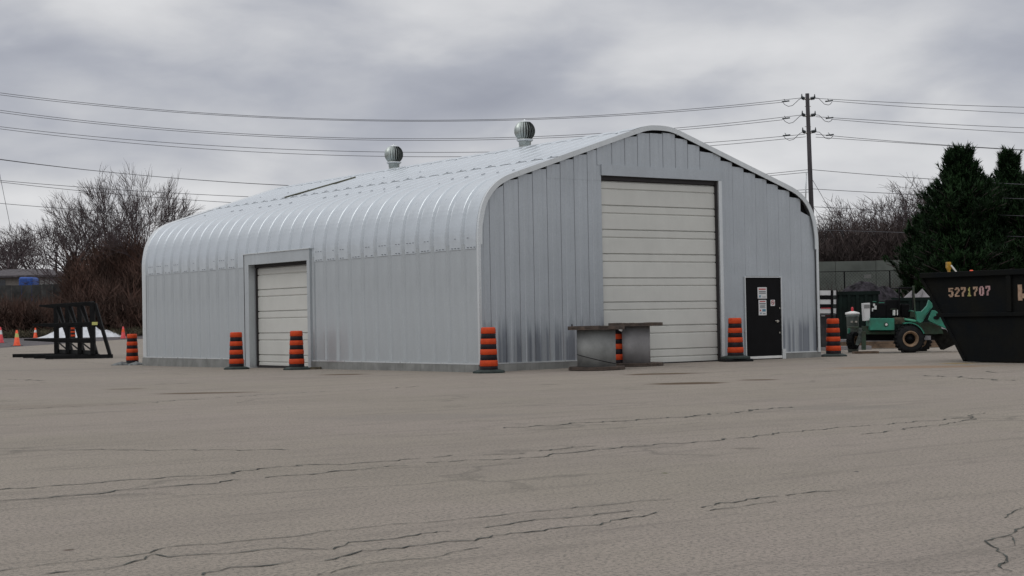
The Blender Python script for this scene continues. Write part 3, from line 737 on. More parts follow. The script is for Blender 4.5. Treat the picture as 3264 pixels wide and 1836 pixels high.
# ------------------------------------------------------------------ cable reels
def disc_planks(R, z0, z1, parent, rz, name='flange_plank', n=9, seed=0):
    rr = random.Random(seed); w = 2*R/n
    for k in range(n):
        a = -R+k*w; c = a+w-.006; pts = []
        N_ = 6
        for i in range(N_+1):
            x = a+(c-a)*i/N_; pts.append((x, math.sqrt(max(0, R*R-x*x))))
        poly = [(x, -y) for x, y in pts] + [(x, y) for x, y in pts[::-1]]
        dz = rr.uniform(-.006, .006); b = MB(); ca, sa = math.cos(rz), math.sin(rz)
        b.prism([(x*ca-y*sa, x*sa+y*ca, z0+dz) for x, y in poly], (0, 0, z1-z0)); b.obj(name, WOODR, parent)
def reel(px, v, R, rd, H, dm, label, rz, sd0):
    p = atv(px, v); t = thing('cable_reel', label, 'cable reel', p, 0, 'wooden cable reels in front of the big door')
    fl = bpy.data.objects.new('lower_flange', None); COL.objects.link(fl); fl.parent = t
    disc_planks(R, .008, .040, fl, rz, seed=sd0); disc_planks(R-.01, .042, .075, fl, rz+1.57, seed=sd0+1)
    fu = bpy.data.objects.new('upper_flange', None); COL.objects.link(fu); fu.parent = t
    disc_planks(R, H-.075, H-.042, fu, rz+.1, seed=sd0+2); disc_planks(R, H-.040, H, fu, rz+1.67, seed=sd0+3)
    b = MB(); b.lathe([(rd, .078), (rd, H-.078)], 40); b.obj('drum', dm, t, True)
    return t, p
r1, p1_ = reel(1901, -1.62, .625, .425, .965, DRUM1, 'left cable reel, its wide dark drum wrapped by a thin cable', .3, 5)
r2, p2_ = reel(2027, -.74, .63, .33, 1.0, DRUM2, 'right cable reel with a narrower lighter grey drum', .7, 9)
print('reel distance', (p1_-p2_).length)
b = MB(); pts = []
for k in range(25):
    a = 2*math.pi*k/24; pts.append(p1_+Vector((.430*math.cos(a), .430*math.sin(a), .24-.11*math.cos(a-(-YAW-.1)))))
b.tube(pts, .007, 5)
o = b.obj('wound_cable', BLACKM, None, True)
tag(o, 'thin dark cable wound round the left reel drum', 'cable')
b = MB(); b.box(-.01, .01, -.01, .01, 0, .05, Matrix.Translation(p1_+ZU*.965-RH*.53)); b.obj('nail_stub', BLACKM, None).name = 'bolt_stub'
o = bpy.data.objects['bolt_stub']; o.parent = r1; o.matrix_parent_inverse = Matrix.Translation(-p1_)

q = dep(1979, 1050, 36.6); b = MB(); b.add([q+Vector(v) for v in ((-.07, 0, .02), (.03, .02, .05), (.06, -.01, .03), (.05, .0, -.04), (-.01, -.03, -.05), (-.06, .0, -.02), (0, -.04, .0), (0, .05, 0))], [(0, 1, 6), (1, 2, 6), (2, 3, 6), (3, 4, 6), (4, 5, 6), (5, 0, 6), (1, 0, 7), (2, 1, 7), (3, 2, 7), (4, 3, 7), (5, 4, 7), (0, 5, 7)])
tag(b.obj('white_rag', WHITE), 'scrap of white plastic wedged between the two cable reels', 'rag')

# ------------------------------------------------------------------ cantilever rack
PN = gr(297, 1143); PF = gr(181, 1137.5)
rk = thing('storage_rack', 'black steel cantilever storage rack standing empty left of the building', 'rack', PN)
dvec = (PF-PN)
for i in range(4):
    o0 = dvec*(i/3); o0.z = 0
    b = MB(); b.beam(o0-RH*1.86+ZU*.085, o0+RH*.77+ZU*.085, .13, .15); bevel(b.obj('base_beam', RACKM, rk), .008)
    b = MB(); b.beam(o0+ZU*.162, o0+ZU*2.22, .17, .22, up=FH); bevel(b.obj('upright', RACKM, rk), .008)
    b = MB(); b.beam(o0+RH*.10+ZU*2.16, o0+RH*.66+ZU*.15, .12, .17, up=FH); bevel(b.obj('brace', RACKM, rk), .008)
    for z, ln in ((2.17, .72), (1.37, 1.0), (.74, 1.37)):
        b = MB(); a = o0-RH*.07+ZU*z; e = o0-RH*ln+ZU*(z+.01)
        w = FH*.05
        b.prism([a-w-ZU*.11, a-w+ZU*.07, e-w+ZU*.04, e-w-ZU*.03], w*2); bevel(b.obj('arm', RACKM, rk), .006)
    b = MB(); b.beam(o0+RH*.02+ZU*1.30, o0+RH*.36+ZU*1.30, .08, .1); b.obj('gusset', RACKM, rk)
for z, h in ((2.18, .16), (1.33, .17), (.68, .15), (.24, .16)):
    b = MB(); b.beam(ZU*z+RH*.086, dvec*1+ZU*(z-dvec.z)+RH*.086 if 0 else Vector((dvec.x, dvec.y, z))+RH*.086, .05, h); b.obj('tie_rail', RACKM, rk)
for k in range(3):
    a = dvec*(k/3); c = dvec*((k+1)/3)
    for (za, zb) in ((.75, 2.1), (.3, .7)):
        b = MB(); b.beam(Vector((a.x, a.y, za))-RH*.02, Vector((c.x, c.y, zb))-RH*.02, .04, .05); b.obj('cross_brace', RACKM, rk)
b = MB(); b.box(-.11, .11, -.004, .0, -.06, .06, Matrix.Translation(ZU*1.38+RH*.11-FH*.12) @ Matrix.Rotation(-YAW, 4, 'Z')); b.obj('warning_label', LABELY, rk)

# ------------------------------------------------------------------ cones
def cone(px, py, h, mt, label, collar=None):
    p = gr(px, py); t = thing('traffic_cone', label, 'traffic cone', p, .3, 'small traffic cones along the dark road')
    b = MB(); b.lathe([(h*.24, .03), (h*.20, h*.12), (h*.055, h), (0, h)], 20, cap=False); b.obj('cone_body', mt, t, True)
    b = MB(); b.box(-h*.27, h*.27, -h*.27, h*.27, 0, .03); b.obj('base_plate', BLACKM, t)
    if collar:
        b = MB(); b.lathe([(h*.125+.006, h*.55), (h*.085+.006, h*.80)], 20, cap=False); b.obj('collar', collar, t, True)
cone(54, 1103, .88, ORANGE2, 'bright orange cone left of the rack, nearest of the small cones', LABELY)
cone(1, 1094, .98, RED2, 'reddish cone cut by the left edge of the picture', WHITE)
cone(113, 1078, .72, ORANGE2, 'small orange cone with white collar left of the white tarpaulin', WHITE)
cone(393, 1080, .80, RED2, 'red cone between the white tarpaulin and the building', ORANGE2)
# ------------------------------------------------------------------ white tarpaulin heap
pc = gr(244, 1077); b = MB(); nx_, ny_ = 44, 14
rt = random.Random(5)
for j in range(ny_+1):
    for i in range(nx_+1):
        a = i/nx_*2-1; c = j/ny_*2-1
        h = max(0, 1-abs(a)**1.7)*max(0, 1-abs(c)**2)
        z = .02+.82*h*(1+.16*math.sin(a*9+c*3)+.08*math.sin(a*23)+rt.uniform(-.06, .06))
        q = pc+RH*(a*2.85)+FH*(c*1.2+1.2); b.v.append(tuple(Vector((q.x, q.y, gz(q.x, q.y)+z))))
for j in range(ny_):
    for i in range(nx_): q = j*(nx_+1)+i; b.f.append((q, q+1, q+nx_+2, q+nx_+1))
tag(b.obj('tarpaulin', TARP, None, True), 'crumpled white tarpaulin heap behind the black rack', 'tarpaulin')

# ------------------------------------------------------------------ roll-off skip on the right
pa = gr(3076, 1155); xs = pa.x
def sp_(px, py): p = plane(px, py, (1, 0, 0), xs); return p.y, p.z
vt, zt = sp_(2941, 879); vb = pa.y; zb = pa.z+.02
vm, zm = sp_(2975, 950)
sk = thing('roll_off_skip', 'large black steel roll-off skip with painted number, cut by the right edge', 'skip', (xs, 0, 0))
Y1 = -12.0; WD = 2.35
b = MB(); b.prism([(0, Y1, zt-.06), (0, Y1, zb), (0, vb, zb), (0, vm, zm), (0, vt, zt-.06)], (.06, 0, 0)); b.obj('side_plate', SKIP, sk)
b = MB(); b.prism([(WD, Y1, zt-.06), (WD, Y1, zb), (WD, vb, zb), (WD, vm, zm), (WD, vt, zt-.06)], (.06, 0, 0)); b.obj('side_plate', SKIP, sk)
b = MB(); b.prism([(.062, vb-.02, zb), (.062, vm-.02, zm), (.062, vt-.02, zt-.1), (.062, vt-.08, zt-.1), (.062, vm-.08, zm), (.062, vb-.08, zb)], (WD-.064, 0, 0)); b.obj('end_plate', SKIP, sk)
b = MB(); b.box(.062, WD-.002, Y1, vb-.1, zb, zb+.06); b.obj('floor_plate', SKIP, sk)
b = MB(); b.beam((-.02, Y1, zt), (-.02, vt+.02, zt), .14, .12); bevel(b.obj('top_rail', SKIP, sk), .01)
b = MB(); b.beam((WD+.02, Y1, zt), (WD+.02, vt+.02, zt), .14, .12); b.beam((.06, vt-.02, zt), (WD-.06, vt-.02, zt), .10, .10); b.obj('top_rail', SKIP, sk)
hv, hzz = sp_(3100, 1003)
b = MB(); b.beam((-.03, Y1, hzz), (-.03, vt-.40, hzz), .06, .09); bevel(b.obj('waist_rail', SKIP, sk), .01)
for px in (3221, 3420):
    yv, _ = sp_(px, 950); b = MB(); b.box(-.07, -.002, yv-.06, yv+.06, hzz+.05, zt-.06); bevel(b.obj('side_rib', SKIP, sk), .01)
b = MB(); b.beam((-.025, vb-.02, zb+.02), (-.025, vm, zm), .05, .07); b.beam((-.025, vm, zm), (-.025, vt, zt-.08), .05, .07); b.obj('corner_post', SKIP, sk)
GL = {'5': ['11111', '11000', '11110', '00011', '00011', '11011', '01110'], '2': ['01110', '11011', '00011', '00110', '01100', '11000', '11111'],
      '7': ['11111', '11011', '00011', '00110', '01100', '01100', '01100'], '1': ['00100', '01100', '01100', '00100', '01100', '01100', '11110'],
      '0': ['01110', '11011', '11011', '11011', '11011', '11011', '01110'], 'W': ['11000', '11001', '11011', '11011', '11111', '11101', '11001']}
rg = random.Random(2)
def glyph(ch, px0, px1, py0, py1, mt):
    ya, za = sp_(px0, py0); yb, zb_ = sp_(px1, py1); b = MB(); G = GL[ch]; cols, rows = 5, 7
    cw = (yb-ya)/cols; chh = (zb_-za)/rows
    for r in range(rows):
        c = 0
        while c < cols:
            if G[r][c] == '1':
                e = c
                while e < cols and G[r][e] == '1': e += 1
                b.box(-.006, -.001, ya+cw*c, ya+cw*e+rg.uniform(-.004, .004), za+chh*r, za+chh*(r+1)); c = e
            else: c += 1
    b.obj('stencil_character', mt, sk)
def L4(x, y): return 2900+x/4.025, 820+y/4.025
for ch, x0, x1, y0, y1, mt in (('5', 497, 562, 395, 510, STENCIL), ('2', 577, 642, 388, 505, STENCIL), ('7', 655, 722, 384, 502, STENCIL), ('1', 738, 798, 384, 500, STENY), ('7', 812, 872, 378, 496, STENCIL), ('0', 890, 955, 372, 492, STENP), ('7', 972, 1036, 368, 488, STENP)):
    a = L4(x0, y0); c = L4(x1, y1); glyph(ch, a[0], c[0], a[1], c[1], mt)
a = L4(1386, 352); c = L4(1530, 552); glyph('W', a[0], c[0], a[1], c[1], STENCIL)

# ------------------------------------------------------------------ things built on vertical planes facing the viewer
def c5(x, y): return 2600+x/5.795, 900+y/5.795
def ppoly(parent, name, pts, D, th, mt, conv=c5, bv=0):
    b = MB(); P = [dep(*conv(x, y), D) for x, y in pts]
    if parent: P = [p-Vector(parent.location) for p in P]
    b.prism(P, FH*th); o = b.obj(name, mt, parent)
    if bv: bevel(o, bv)
    return o
def prect(parent, name, x0, y0, x1, y1, D, th, mt, conv=c5, bv=0): return ppoly(parent, name, [(x0, y0), (x1, y0), (x1, y1), (x0, y1)], D, th, mt, conv, bv)
gb = gr(2897, 1124); DM = (gb-CAM).dot(FW)
mc = thing('green_tractor_machine', 'green wheeled work machine with raised steel blade and outrigger beside the black skip', 'machine', gb)
prect(mc, 'toolbox', 1012, 662, 1455, 885, DM-.15, .55, GREENM, bv=.012)
b = MB(); q = dep(*c5(1303, 778), DM-.16)-gb; Mx = Matrix.Translation(q) @ Matrix.Rotation(-YAW, 4, 'Z') @ Matrix.Rotation(math.pi/2, 4, 'X'); b.lathe([(.0, .012), (.055, .012), (.055, 0)], 20, Mx, cap=False); b.obj('round_emblem', mat('dark ring', (.03, .05, .035), .6), mc)
b = MB(); b.lathe([(.0, .018), (.033, .018), (.033, .012)], 20, Mx, cap=False); b.obj('round_emblem', WHITE, mc)
prect(mc, 'engine_block', 1015, 395, 1300, 655, DM+.15, .8, BLACKM, bv=.03)
prect(mc, 'engine_block', 1290, 320, 1545, 655, DM+.2, .8, BLACKM, bv=.03)
prect(mc, 'engine_pipe', 1060, 350, 1120, 362, DM+.10, .05, GREENM); prect(mc, 'engine_pipe', 1170, 368, 1270, 380, DM+.10, .05, GREENM)
prect(mc, 'engine_pipe', 1385, 488, 1500, 502, DM+.12, .05, GREEND)
prect(mc, 'white_canister', 1433, 512, 1476, 615, DM+.10, .12, WHITE, bv=.02); prect(mc, 'white_canister', 1504, 508, 1521, 610, DM+.10, .05, WHITE, bv=.01)
for x0, y0, x1, y1 in ((1062, 392, 1098, 440), (1085, 430, 1125, 500), (1040, 475, 1090, 500), (1040, 500, 1060, 535)): prect(mc, 'white_tag', x0, y0, x1, y1, DM+.12, .02, PAPER)
ppoly(mc, 'control_cabinet', [(885, 385), (1005, 378), (1005, 700), (905, 715)], DM-.02, .3, PAPER, bv=.01)
prect(mc, 'cabinet_louvre', 893, 410, 1000, 478, DM-.03, .008, mat('grey louvre', (.22, .22, .22), .7)); 
prect(mc, 'cab_roof', 1535, 88, 1830, 118, DM+.1, 1.0, BLACKM, bv=.02)
prect(mc, 'cab_post', 1535, 118, 1560, 640, DM+.12, .05, BLACKM); prect(mc, 'cab_post', 1790, 118, 1812, 640, DM+1.0, .05, BLACKM)
ppoly(mc, 'cab_post', [(1785, 60), (1825, 60), (1828, 200), (1858, 680), (1835, 680), (1805, 200)], DM+.02, .05, GREEND)
prect(mc, 'seat', 1575, 400, 1740, 640, DM+.35, .45, BLACKM, bv=.03); prect(mc, 'dashboard', 1745, 520, 1850, 650, DM+.3, .4, GREEND, bv=.02)
b = MB(); qq = dep(*c5(1785, 560), DM+.3)-gb; b.lathe([(.10, 0), (.115, .012), (.10, .024), (.09, .012), (.10, 0)], 20, Matrix.Translation(qq) @ Matrix.Rotation(.5, 4, 'Y'), cap=False); b.obj('steering_wheel', GREENM, mc, True)
ppoly(mc, 'hydraulic_cylinder', [(1640, 660), (1865, 695), (1862, 738), (1650, 702)], DM-.2, .10, GREENL, bv=.02)
prect(mc, 'valve_block', 1455, 650, 1650, 775, DM+.0, .4, MUD, bv=.02)
ppoly(mc, 'frame_rail', [(860, 812), (1015, 800), (1015, 905), (1460, 905), (1500, 960), (900, 960)], DM+.1, .15, GREEND)
prect(mc, 'underbody', 900, 880, 1520, 1078, DM+.35, .6, BLACKM)
prect(mc, 'rear_axle_frame', 620, 815, 800, 850, DM+.1, .3, GREEND, bv=.01)
ppoly(mc, 'front_chassis', [(1905, 742), (2110, 745), (2318, 815), (2360, 950), (2010, 965), (1945, 900)], DM-.05, .35, GREEND, bv=.01)
ppoly(mc, 'front_arm', [(185, 985), (300, 900), (470, 925), (585, 1120), (430, 1190), (350, 1062), (190, 1062)], DM+.1, .3, GREYK, conv=L4, bv=.01)
prect(mc, 'step_plate', 1995, 985, 2130, 1065, DM-.1, .15, mat('pale grey step', (.22, .22, .235), .7), bv=.01)
def wheel(cx, cy, r_px, D, wd, nm='wheel', lean=0):
    c = dep(*c5(cx, cy), D)-gb; R = r_px/5.795*D/FPX
    w = bpy.data.objects.new(nm, None); COL.objects.link(w); w.parent = mc; w.location = c; w.rotation_euler = (math.pi/2, 0, -YAW+lean)
    b = MB(); b.lathe([(R*.56, -wd/2), (R*.80, -wd/2-.01), (R*.94, -wd/2+.02), (R, -wd/2+.06), (R, wd/2-.06), (R*.94, wd/2-.02), (R*.80, wd/2+.01), (R*.56, wd/2)], 40, cap=False); b.obj('tyre', RUBBER, w, True)
    for k in range(22):
        a = 2*math.pi*k/22
        for sgn in (-1, 1):
            b = MB(); M_ = Matrix.Rotation(a+(.14 if sgn > 0 else 0), 4, 'Z'); b.prism([M_ @ Vector((R-.012, -.03, sgn*.0)), M_ @ Vector((R+.018, -.02, 0)), M_ @ Vector((R+.018, .02, 0)), M_ @ Vector((R-.012, .03, 0))], (0, 0, sgn*wd*.46)); b.obj('tread_lug', RUBBER, w)
    b = MB(); b.lathe([(R*.565, wd/2-.0), (R*.565, wd/2+.012), (R*.50, wd/2+.008), (R*.40, wd/2-.05), (R*.37, wd/2-.08)], 32, cap=False); b.lathe([(R*.565, -wd/2), (R*.40, -wd/2+.05)], 32, cap=False); b.obj('rim', RIMM, w, True)
    b = MB(); b.lathe([(0, wd/2-.03), (R*.14, wd/2-.03), (R*.16, wd/2-.08), (R*.38, wd/2-.085), (R*.38, -wd/2+.08), (0, -wd/2+.08)], 24, cap=False); b.obj('hub', BLACKM, w, True)
wheel(1725, 1043, 262, DM-.05, .36)
wheel(1890, 1075, 225, DM+1.5, .36)
wheel(690, 1075, 150, DM+.6, .2, lean=.9)
b = MB(); cc = dep(*c5(1722, 1043), DM-.25)-gb; pts_o = []
R1_, R2_ = 285/5.795*DM/FPX, 305/5.795*DM/FPX
arc = [math.radians(a) for a in range(18, 112, 8)]
for a0, a1 in zip(arc, arc[1:]):
    P = [cc+RH*(r*math.cos(a))+ZU*(r*math.sin(a)) for r, a in ((R1_, a0), (R2_, a0), (R2_, a1), (R1_, a1))]; b.prism(P, FH*.42)
b.obj('fender', GREENM, mc)
ppoly(mc, 'lift_arm', [(1850, 540), (1965, 535), (2060, 430), (2095, 322), (2150, 385), (2165, 450), (2040, 620), (1985, 720), (1930, 750), (1880, 722)], DM-.3, .12, GREENM, bv=.008)
b = MB(); qa = dep(*c5(2005, 690), DM-.31)-gb; qb_ = dep(*c5(2140, 480), DM-.31)-gb; dq = qb_-qa
nq = Vector(dq).cross(FH).normalized()
for k in range(9):
    a = qa+dq*(k/9+.01); e = qa+dq*(k/9+.085); hh = .05
    b.prism([a-nq*hh, e-nq*hh, e-nq*(hh-.02 if k % 3 else .0), a-nq*(hh-.02)], FH*.008); b.prism([a-nq*hh, a+dq*.02-nq*hh, a+dq*.02+nq*hh, a+nq*hh], FH*.008)
b.obj('faded_lettering', BLACKM, mc)
ppoly(mc, 'blade_plate', [(322, 680), (352, 700), (478, 922), (255, 822), (240, 800), (288, 680)], DM-.38, .08, GREENM, conv=L4, bv=.006)
b = MB(); q = dep(*L4(342, 775), DM-.385)-gb; b.lathe([(.0, .02), (.085, .02), (.085, 0)], 20, Matrix.Translation(q) @ Matrix.Rotation(-YAW, 4, 'Z') @ Matrix.Rotation(math.pi/2, 4, 'X') @ Matrix.Scale(.6, 4, (0, 1, 0)), cap=False); b.obj('pivot_hole', BLACKM, mc)
prect(mc, 'outrigger_leg', 860, 900, 930, 1248, DM+.0, .12, GREEND, bv=.01)
ppoly(mc, 'outrigger_leg', [(770, 850), (860, 840), (880, 1010), (860, 1090), (780, 1170), (745, 1150), (800, 960)], DM+.15, .08, mat('scuffed grey green steel', (.10, .12, .11), .7, 0, .5, 9))
prect(mc, 'hydraulic_cylinder', 600, 850, 640, 1130, DM+.55, .1, GREENM, bv=.01)
pw = dep(*c5(915, 1262), DM); pw = on(pw); b = MB(); b.beam(pw-RH*.33+ZU*.03, pw+RH*.34+ZU*.03, .35, .06); tag(b.obj('wooden_pad', LUMBER), 'worn wooden pad under the outrigger of the green machine', 'pad')

# bins, boards, skips and heaps behind the machine
def base_at(px, D): p = CAM+ray(px, 1090)*D; return on(p)
pbn = base_at(2719, DM+1.6); b0 = thing('grey_bin', 'grey cylindrical bin with red knob left of the green machine', 'bin', pbn)
b = MB(); b.lathe([(.15, 0), (.175, 1.02), (.19, 1.03), (.19, 1.09)], 24); b.obj('bin_body', GREYBIN, b0, True)
b = MB(); b.lathe([(.20, 1.092), (.21, 1.11), (.20, 1.15), (.05, 1.19), (0, 1.19)], 24, cap=False); b.obj('lid', WHITE, b0, True)
b = MB(); b.lathe([(.035, 1.19), (.035, 1.27), (.02, 1.31), (0, 1.31)], 12, cap=False); b.obj('red_knob', mat('red plastic', (.5, .02, .03), .4), b0, True)
for k in (-1, 1): b = MB(); b.box(-.03, .03, -.02, .02, 0, .05, Matrix.Translation(ZU*.86-FH*.175+RH*.06*k)); b.obj('latch', STEEL, b0)
pbb = base_at(2645, DM-.3+3); bt = thing('board_rack', 'black frame holding white boards just right of the building corner', 'rack', pbb); DBR = (pbb-CAM).dot(FW)
for x0, x1 in ((30, 72), (282, 322), (382, 402)): prect(bt, 'frame_post', x0, 145, x1, 1200, DBR, .10, BLACKM)
for y0, y1 in ((150, 238), (316, 402), (482, 572)):
    prect(bt, 'white_board', 76, y0, 280, y1, DBR+.03, .05, PAPER); prect(bt, 'white_board', 326, y0, 380, y1, DBR+.03, .05, PAPER)
prect(bt, 'frame_rail', 72, 240, 282, 314, DBR+.02, .06, BLACKM); prect(bt, 'frame_rail', 72, 404, 282, 480, DBR+.02, .06, BLACKM)
prect(bt, 'red_strap', 100, 470, 290, 484, DBR+.01, .02, RED2)
prect(None, 'grey_cabinet', 45, 592, 392, 1195, DBR+.25, .6, mat('dark grey cabinet', (.06, .06, .065), .7, 0, .3, 4), bv=.02)
tag(bpy.data.objects['grey_cabinet'], 'dark grey cabinet with small labels under the white boards', 'cabinet')
o = prect(None, 'white_label', 108, 604, 172, 630, DBR+.24, .008, PAPER); o.parent = bpy.data.objects['grey_cabinet']
o = prect(None, 'red_label', 180, 604, 270, 630, DBR+.24, .008, mat('dull red label', (.12, .02, .02), .6)); o.parent = bpy.data.objects['grey_cabinet']
def skip(x0, y0, x1, D, dpt, label, name='dark_skip'):
    p = base_at(c5((x0+x1)/2, 0)[0], D); t = thing(name, label, 'skip', p)
    a = dep(*c5(x0, y0), D); c = dep(*c5(x1, y0), D); w = (c-a).length; H = a.z-p.z; M_ = Matrix.Rotation(-YAW, 4, 'Z')
    b = MB(); b.box(-w/2, w/2, 0, .05, .0, H, M_); b.box(-w/2, w/2, dpt-.05, dpt, 0, H, M_); b.obj('side_plate', SKIPG, t)
    b = MB(); b.box(-w/2, -w/2+.05, .052, dpt-.052, 0, H, M_); b.box(w/2-.05, w/2, .052, dpt-.052, 0, H, M_); b.box(-w/2+.05, w/2-.05, .052, dpt-.052, .05, .1, M_); b.obj('end_plate', SKIPG, t)
    b = MB(); b.box(-w/2-.04, w/2+.04, -.05, -.002, H-.12, H, M_); b.obj('top_rail', SKIPG, t)
    for k in range(5): b = MB(); xx = -w/2+w*(k+.5)/5; b.box(xx-.05, xx+.05, -.04, -.002, .02, H-.125, M_); b.obj('side_rib', SKIPG, t)
    return t, p, w, H
s1 = skip(395, 172, 1180, 54, 2.2, 'dark green skip heaped with netted debris behind the green machine')
s2 = skip(1210, 290, 2290, 57, 2.0, 'black skip behind the cab of the green machine')
def heap(name, pc, rx, ry, h, mt, seed, label, cat, power=1.3):
    b = MB(); n = 26; r_ = random.Random(seed); ph = [r_.uniform(0, 6) for _ in range(4)]
    for j in range(9):
        f = j/8
        for i in range(n):
            a = 2*math.pi*i/n; k = 1+.12*math.sin(2*a+ph[0])+.08*math.sin(5*a+ph[1]); z = h*(1-f**power)*(1+.06*math.sin(3*a+ph[2]))
            b.v.append((f*rx*k*math.cos(a), f*ry*k*math.sin(a), z+r_.uniform(-.02, .02)))
    for j in range(8):
        for i in range(n): b.f.append((j*n+i, (j+1)*n+i, (j+1)*n+(i+1) % n, j*n+(i+1) % n))
    o = b.obj(name, mt, None, True, loc=pc); o.rotation_euler.z = -YAW; tag(o, label, cat); return o
pq = Vector(s1[1])+FH*1.0+RH*.35+ZU*(s1[3]-.62); heap('debris_heap', pq, 1.05, .85, .92, NET, 3, 'netted dark debris heaped above the dark green skip', 'debris', 2.2)
pq = base_at(c5(1255, 0)[0], 60); heap('debris_heap', pq, 1.6, 1.2, 2.1, NET, 8, 'dark heap behind the gap between the two skips', 'debris', 1.8)
pq = base_at(c5(2000, 0)[0], 66); heap('sand_pile', pq, 2.6, 2.6, 2.06, SAND, 11, 'pale sand pile peak right of the cab', 'sand pile', 1.0)
pq = base_at(c5(1800, 0)[0], 64); heap('sand_pile', pq, 2.4, 2.4, 1.98, SAND, 14, 'sand pile peak partly hidden by the green cab post', 'sand pile', 1.0)
# lumber stacked behind
pl = on(dep(*c5(1235, 1215), 51)); lt = thing('lumber_stack', 'low stack of old lumber behind the green machine', 'lumber', pl)
rl = random.Random(4)
for k in range(4):
    for j in range(3):
        b = MB(); M_ = Matrix.Rotation(-YAW, 4, 'Z'); x0 = -2.0+rl.uniform(-.2, .2); b.box(x0, x0+4.0, j*.3, j*.3+.22, k*.075+.02, k*.075+.09, M_); b.obj('plank', LUMBER if k < 3 else SAND, lt)
pl2 = on(dep(*c5(560, 1165), 50)); b = MB(); M_ = Matrix.Translation(pl2) @ Matrix.Rotation(-YAW, 4, 'Z'); b.box(-.8, .8, 0, .5, 0, .12, M_); tag(b.obj('concrete_slab', SAND), 'pale concrete slab on the ground behind the outrigger', 'slab')
# yellow mast behind the skip
DY = 44
ym = thing('yellow_boom', 'yellow boom tip with white strut showing above the black skip', 'machine', base_at(3030, DY))
ppoly(ym, 'boom', [(483, 60), (530, 60), (540, 130), (520, 170), (548, 225), (600, 640), (560, 640), (505, 170), (483, 130)], DY, .2, YELLOW, conv=L4, bv=.01)
ppoly(ym, 'strut', [(526, 108), (540, 98), (660, 252), (646, 262), (618, 225)], DY-.12, .05, WHITE, conv=L4)
ppoly(ym, 'boom_foot', [(590, 560), (1100, 560), (1100, 1240), (800, 1240)], DY, .8, YELLOW, conv=L4)
pm = base_at(L4(812, 0)[0], DY-1); bc = thing('orange_marker', 'orange marker head showing above the rim of the black skip', 'marker', pm)
zt_ = dep(*L4(812, 162), DY-1).z-pm.z; b = MB(); b.lathe([(.05, zt_-.36), (.05, zt_-.02), (.03, zt_), (0, zt_)], 14, cap=False); b.obj('marker_head', ORANGE2, bc, True)
b = MB(); b.lathe([(.025, 0), (.025, zt_-.36)], 10); b.obj('marker_post', BLACKM, bc, True)

# ------------------------------------------------------------------ banks, walls, fences and houses behind
def bank(name, x0, x1, D0, D1, h, mt, n=40):
    b = MB(); rr = random.Random(9)
    for i in range(n+1):
        px = x0+(x1-x0)*i/n
        for j in range(9):
            f = j/8; D = D0+(D1-D0)*f if j < 8 else D1+60
            p = CAM+ray(px, 1000)*D; z = gz(p.x, p.y)+h*sm(min(f, .95), 0, .95)+rr.uniform(-.06, .06)-(.25 if j == 0 else 0); b.v.append((p.x, p.y, z))
    for i in range(n):
        for j in range(8): q = i*9+j; b.f.append((q, q+9, q+10, q+1))
    return struct(b.obj(name, mt, None, True))
bank('grassy_bank', -500, 1100, 114, 127, 2.2, BERM)
bank('hillside', 1150, 3900, 112, 128, 2.0, BERM)
def zpix(px, py, D): return dep(px, py, D).z
def fence(name, label, x0, x1, D, z0, z1, mt, step_px, cat, boards=True):
    a = CAM+ray(x0, 1000)*D; c = CAM+ray(x1, 1000)*D; a.z = c.z = 0; t = thing(name, label, cat, a); d = (c-a); L = d.length; d.normalize(); n = max(1, int(L/step_px)); w = L/n
    rr = random.Random(4); nrm = Vector((-d.y, d.x, 0))
    for k in range(n):
        b = MB(); e = rr.uniform(-.03, .03); q = d*(k*w)
        b.prism([q+ZU*z0, q+d*(w-.03)+ZU*z0, q+d*(w-.03)+ZU*(z1+e), q+ZU*(z1+e)], nrm*.06); b.obj('board' if boards else 'wall_panel', mt, t)
    return t
fence('board_fence', 'weathered grey board fence on the bank in front of the far bungalow', -60, 330, 127.5, 2.4, 4.62, FENCEW, .8, 'fence')
fence('noise_wall', 'long grey concrete noise wall below the bare trees on the right', 2150, 3700, 122, 2.0, 5.15, WALLG, 2.9, 'wall', False)
# chain-link fence at right
DC = 103; a = base_at(2590, DC); c = base_at(3010, DC); cf = thing('chain_link_fence', 'chain-link fence with dark posts in front of the noise wall', 'fence', a)
d = (c-a); d.z = 0; L = d.length; dn = d.normalized(); zt_ = zpix(2700, 865, DC)-a.z
xp = [(2696-145*1, 0), (2696, 0), (2841, 0), (2986, 0)]
for px, _ in xp:
    q = base_at(px, DC)-a; q.z = 0; b = MB(); b.tube([q, q+ZU*zt_], .045, 8); b.obj('fence_post', BLACKM, cf)
b = MB(); b.tube([ZU*zt_, d+ZU*zt_], .025, 6); b.obj('top_rail', BLACKM, cf)
b = MB(); s_ = .22; k = -zt_
while k < L:
    for sg in (1, -1):
        x0_, x1_ = (k, k+zt_) if sg > 0 else (k+zt_, k); z0_, z1_ = 0, zt_
        lo = max(0, min(x0_, x1_)); hi = min(L, max(x0_, x1_))
        if hi > lo:
            def zz(x): return z0_+(z1_-z0_)*(x-x0_)/(x1_-x0_)
            b.beam(dn*lo+ZU*zz(lo), dn*hi+ZU*zz(hi), .008)
    k += s_
stuff(b.obj('wire_mesh', BLACKM, cf))
b = MB(); q0 = dep(2755, 875, DC-.1); q1 = dep(2777, 875, DC-.1); q2 = dep(2777, 887, DC-.1); q3 = dep(2755, 887, DC-.1); b.prism([q0, q1, q2, q3], FH*.02); tag(b.obj('fence_sign', mat('pale grey sign', (.16, .165, .16), .7)), 'small pale rectangular sign on the chain-link fence', 'sign')
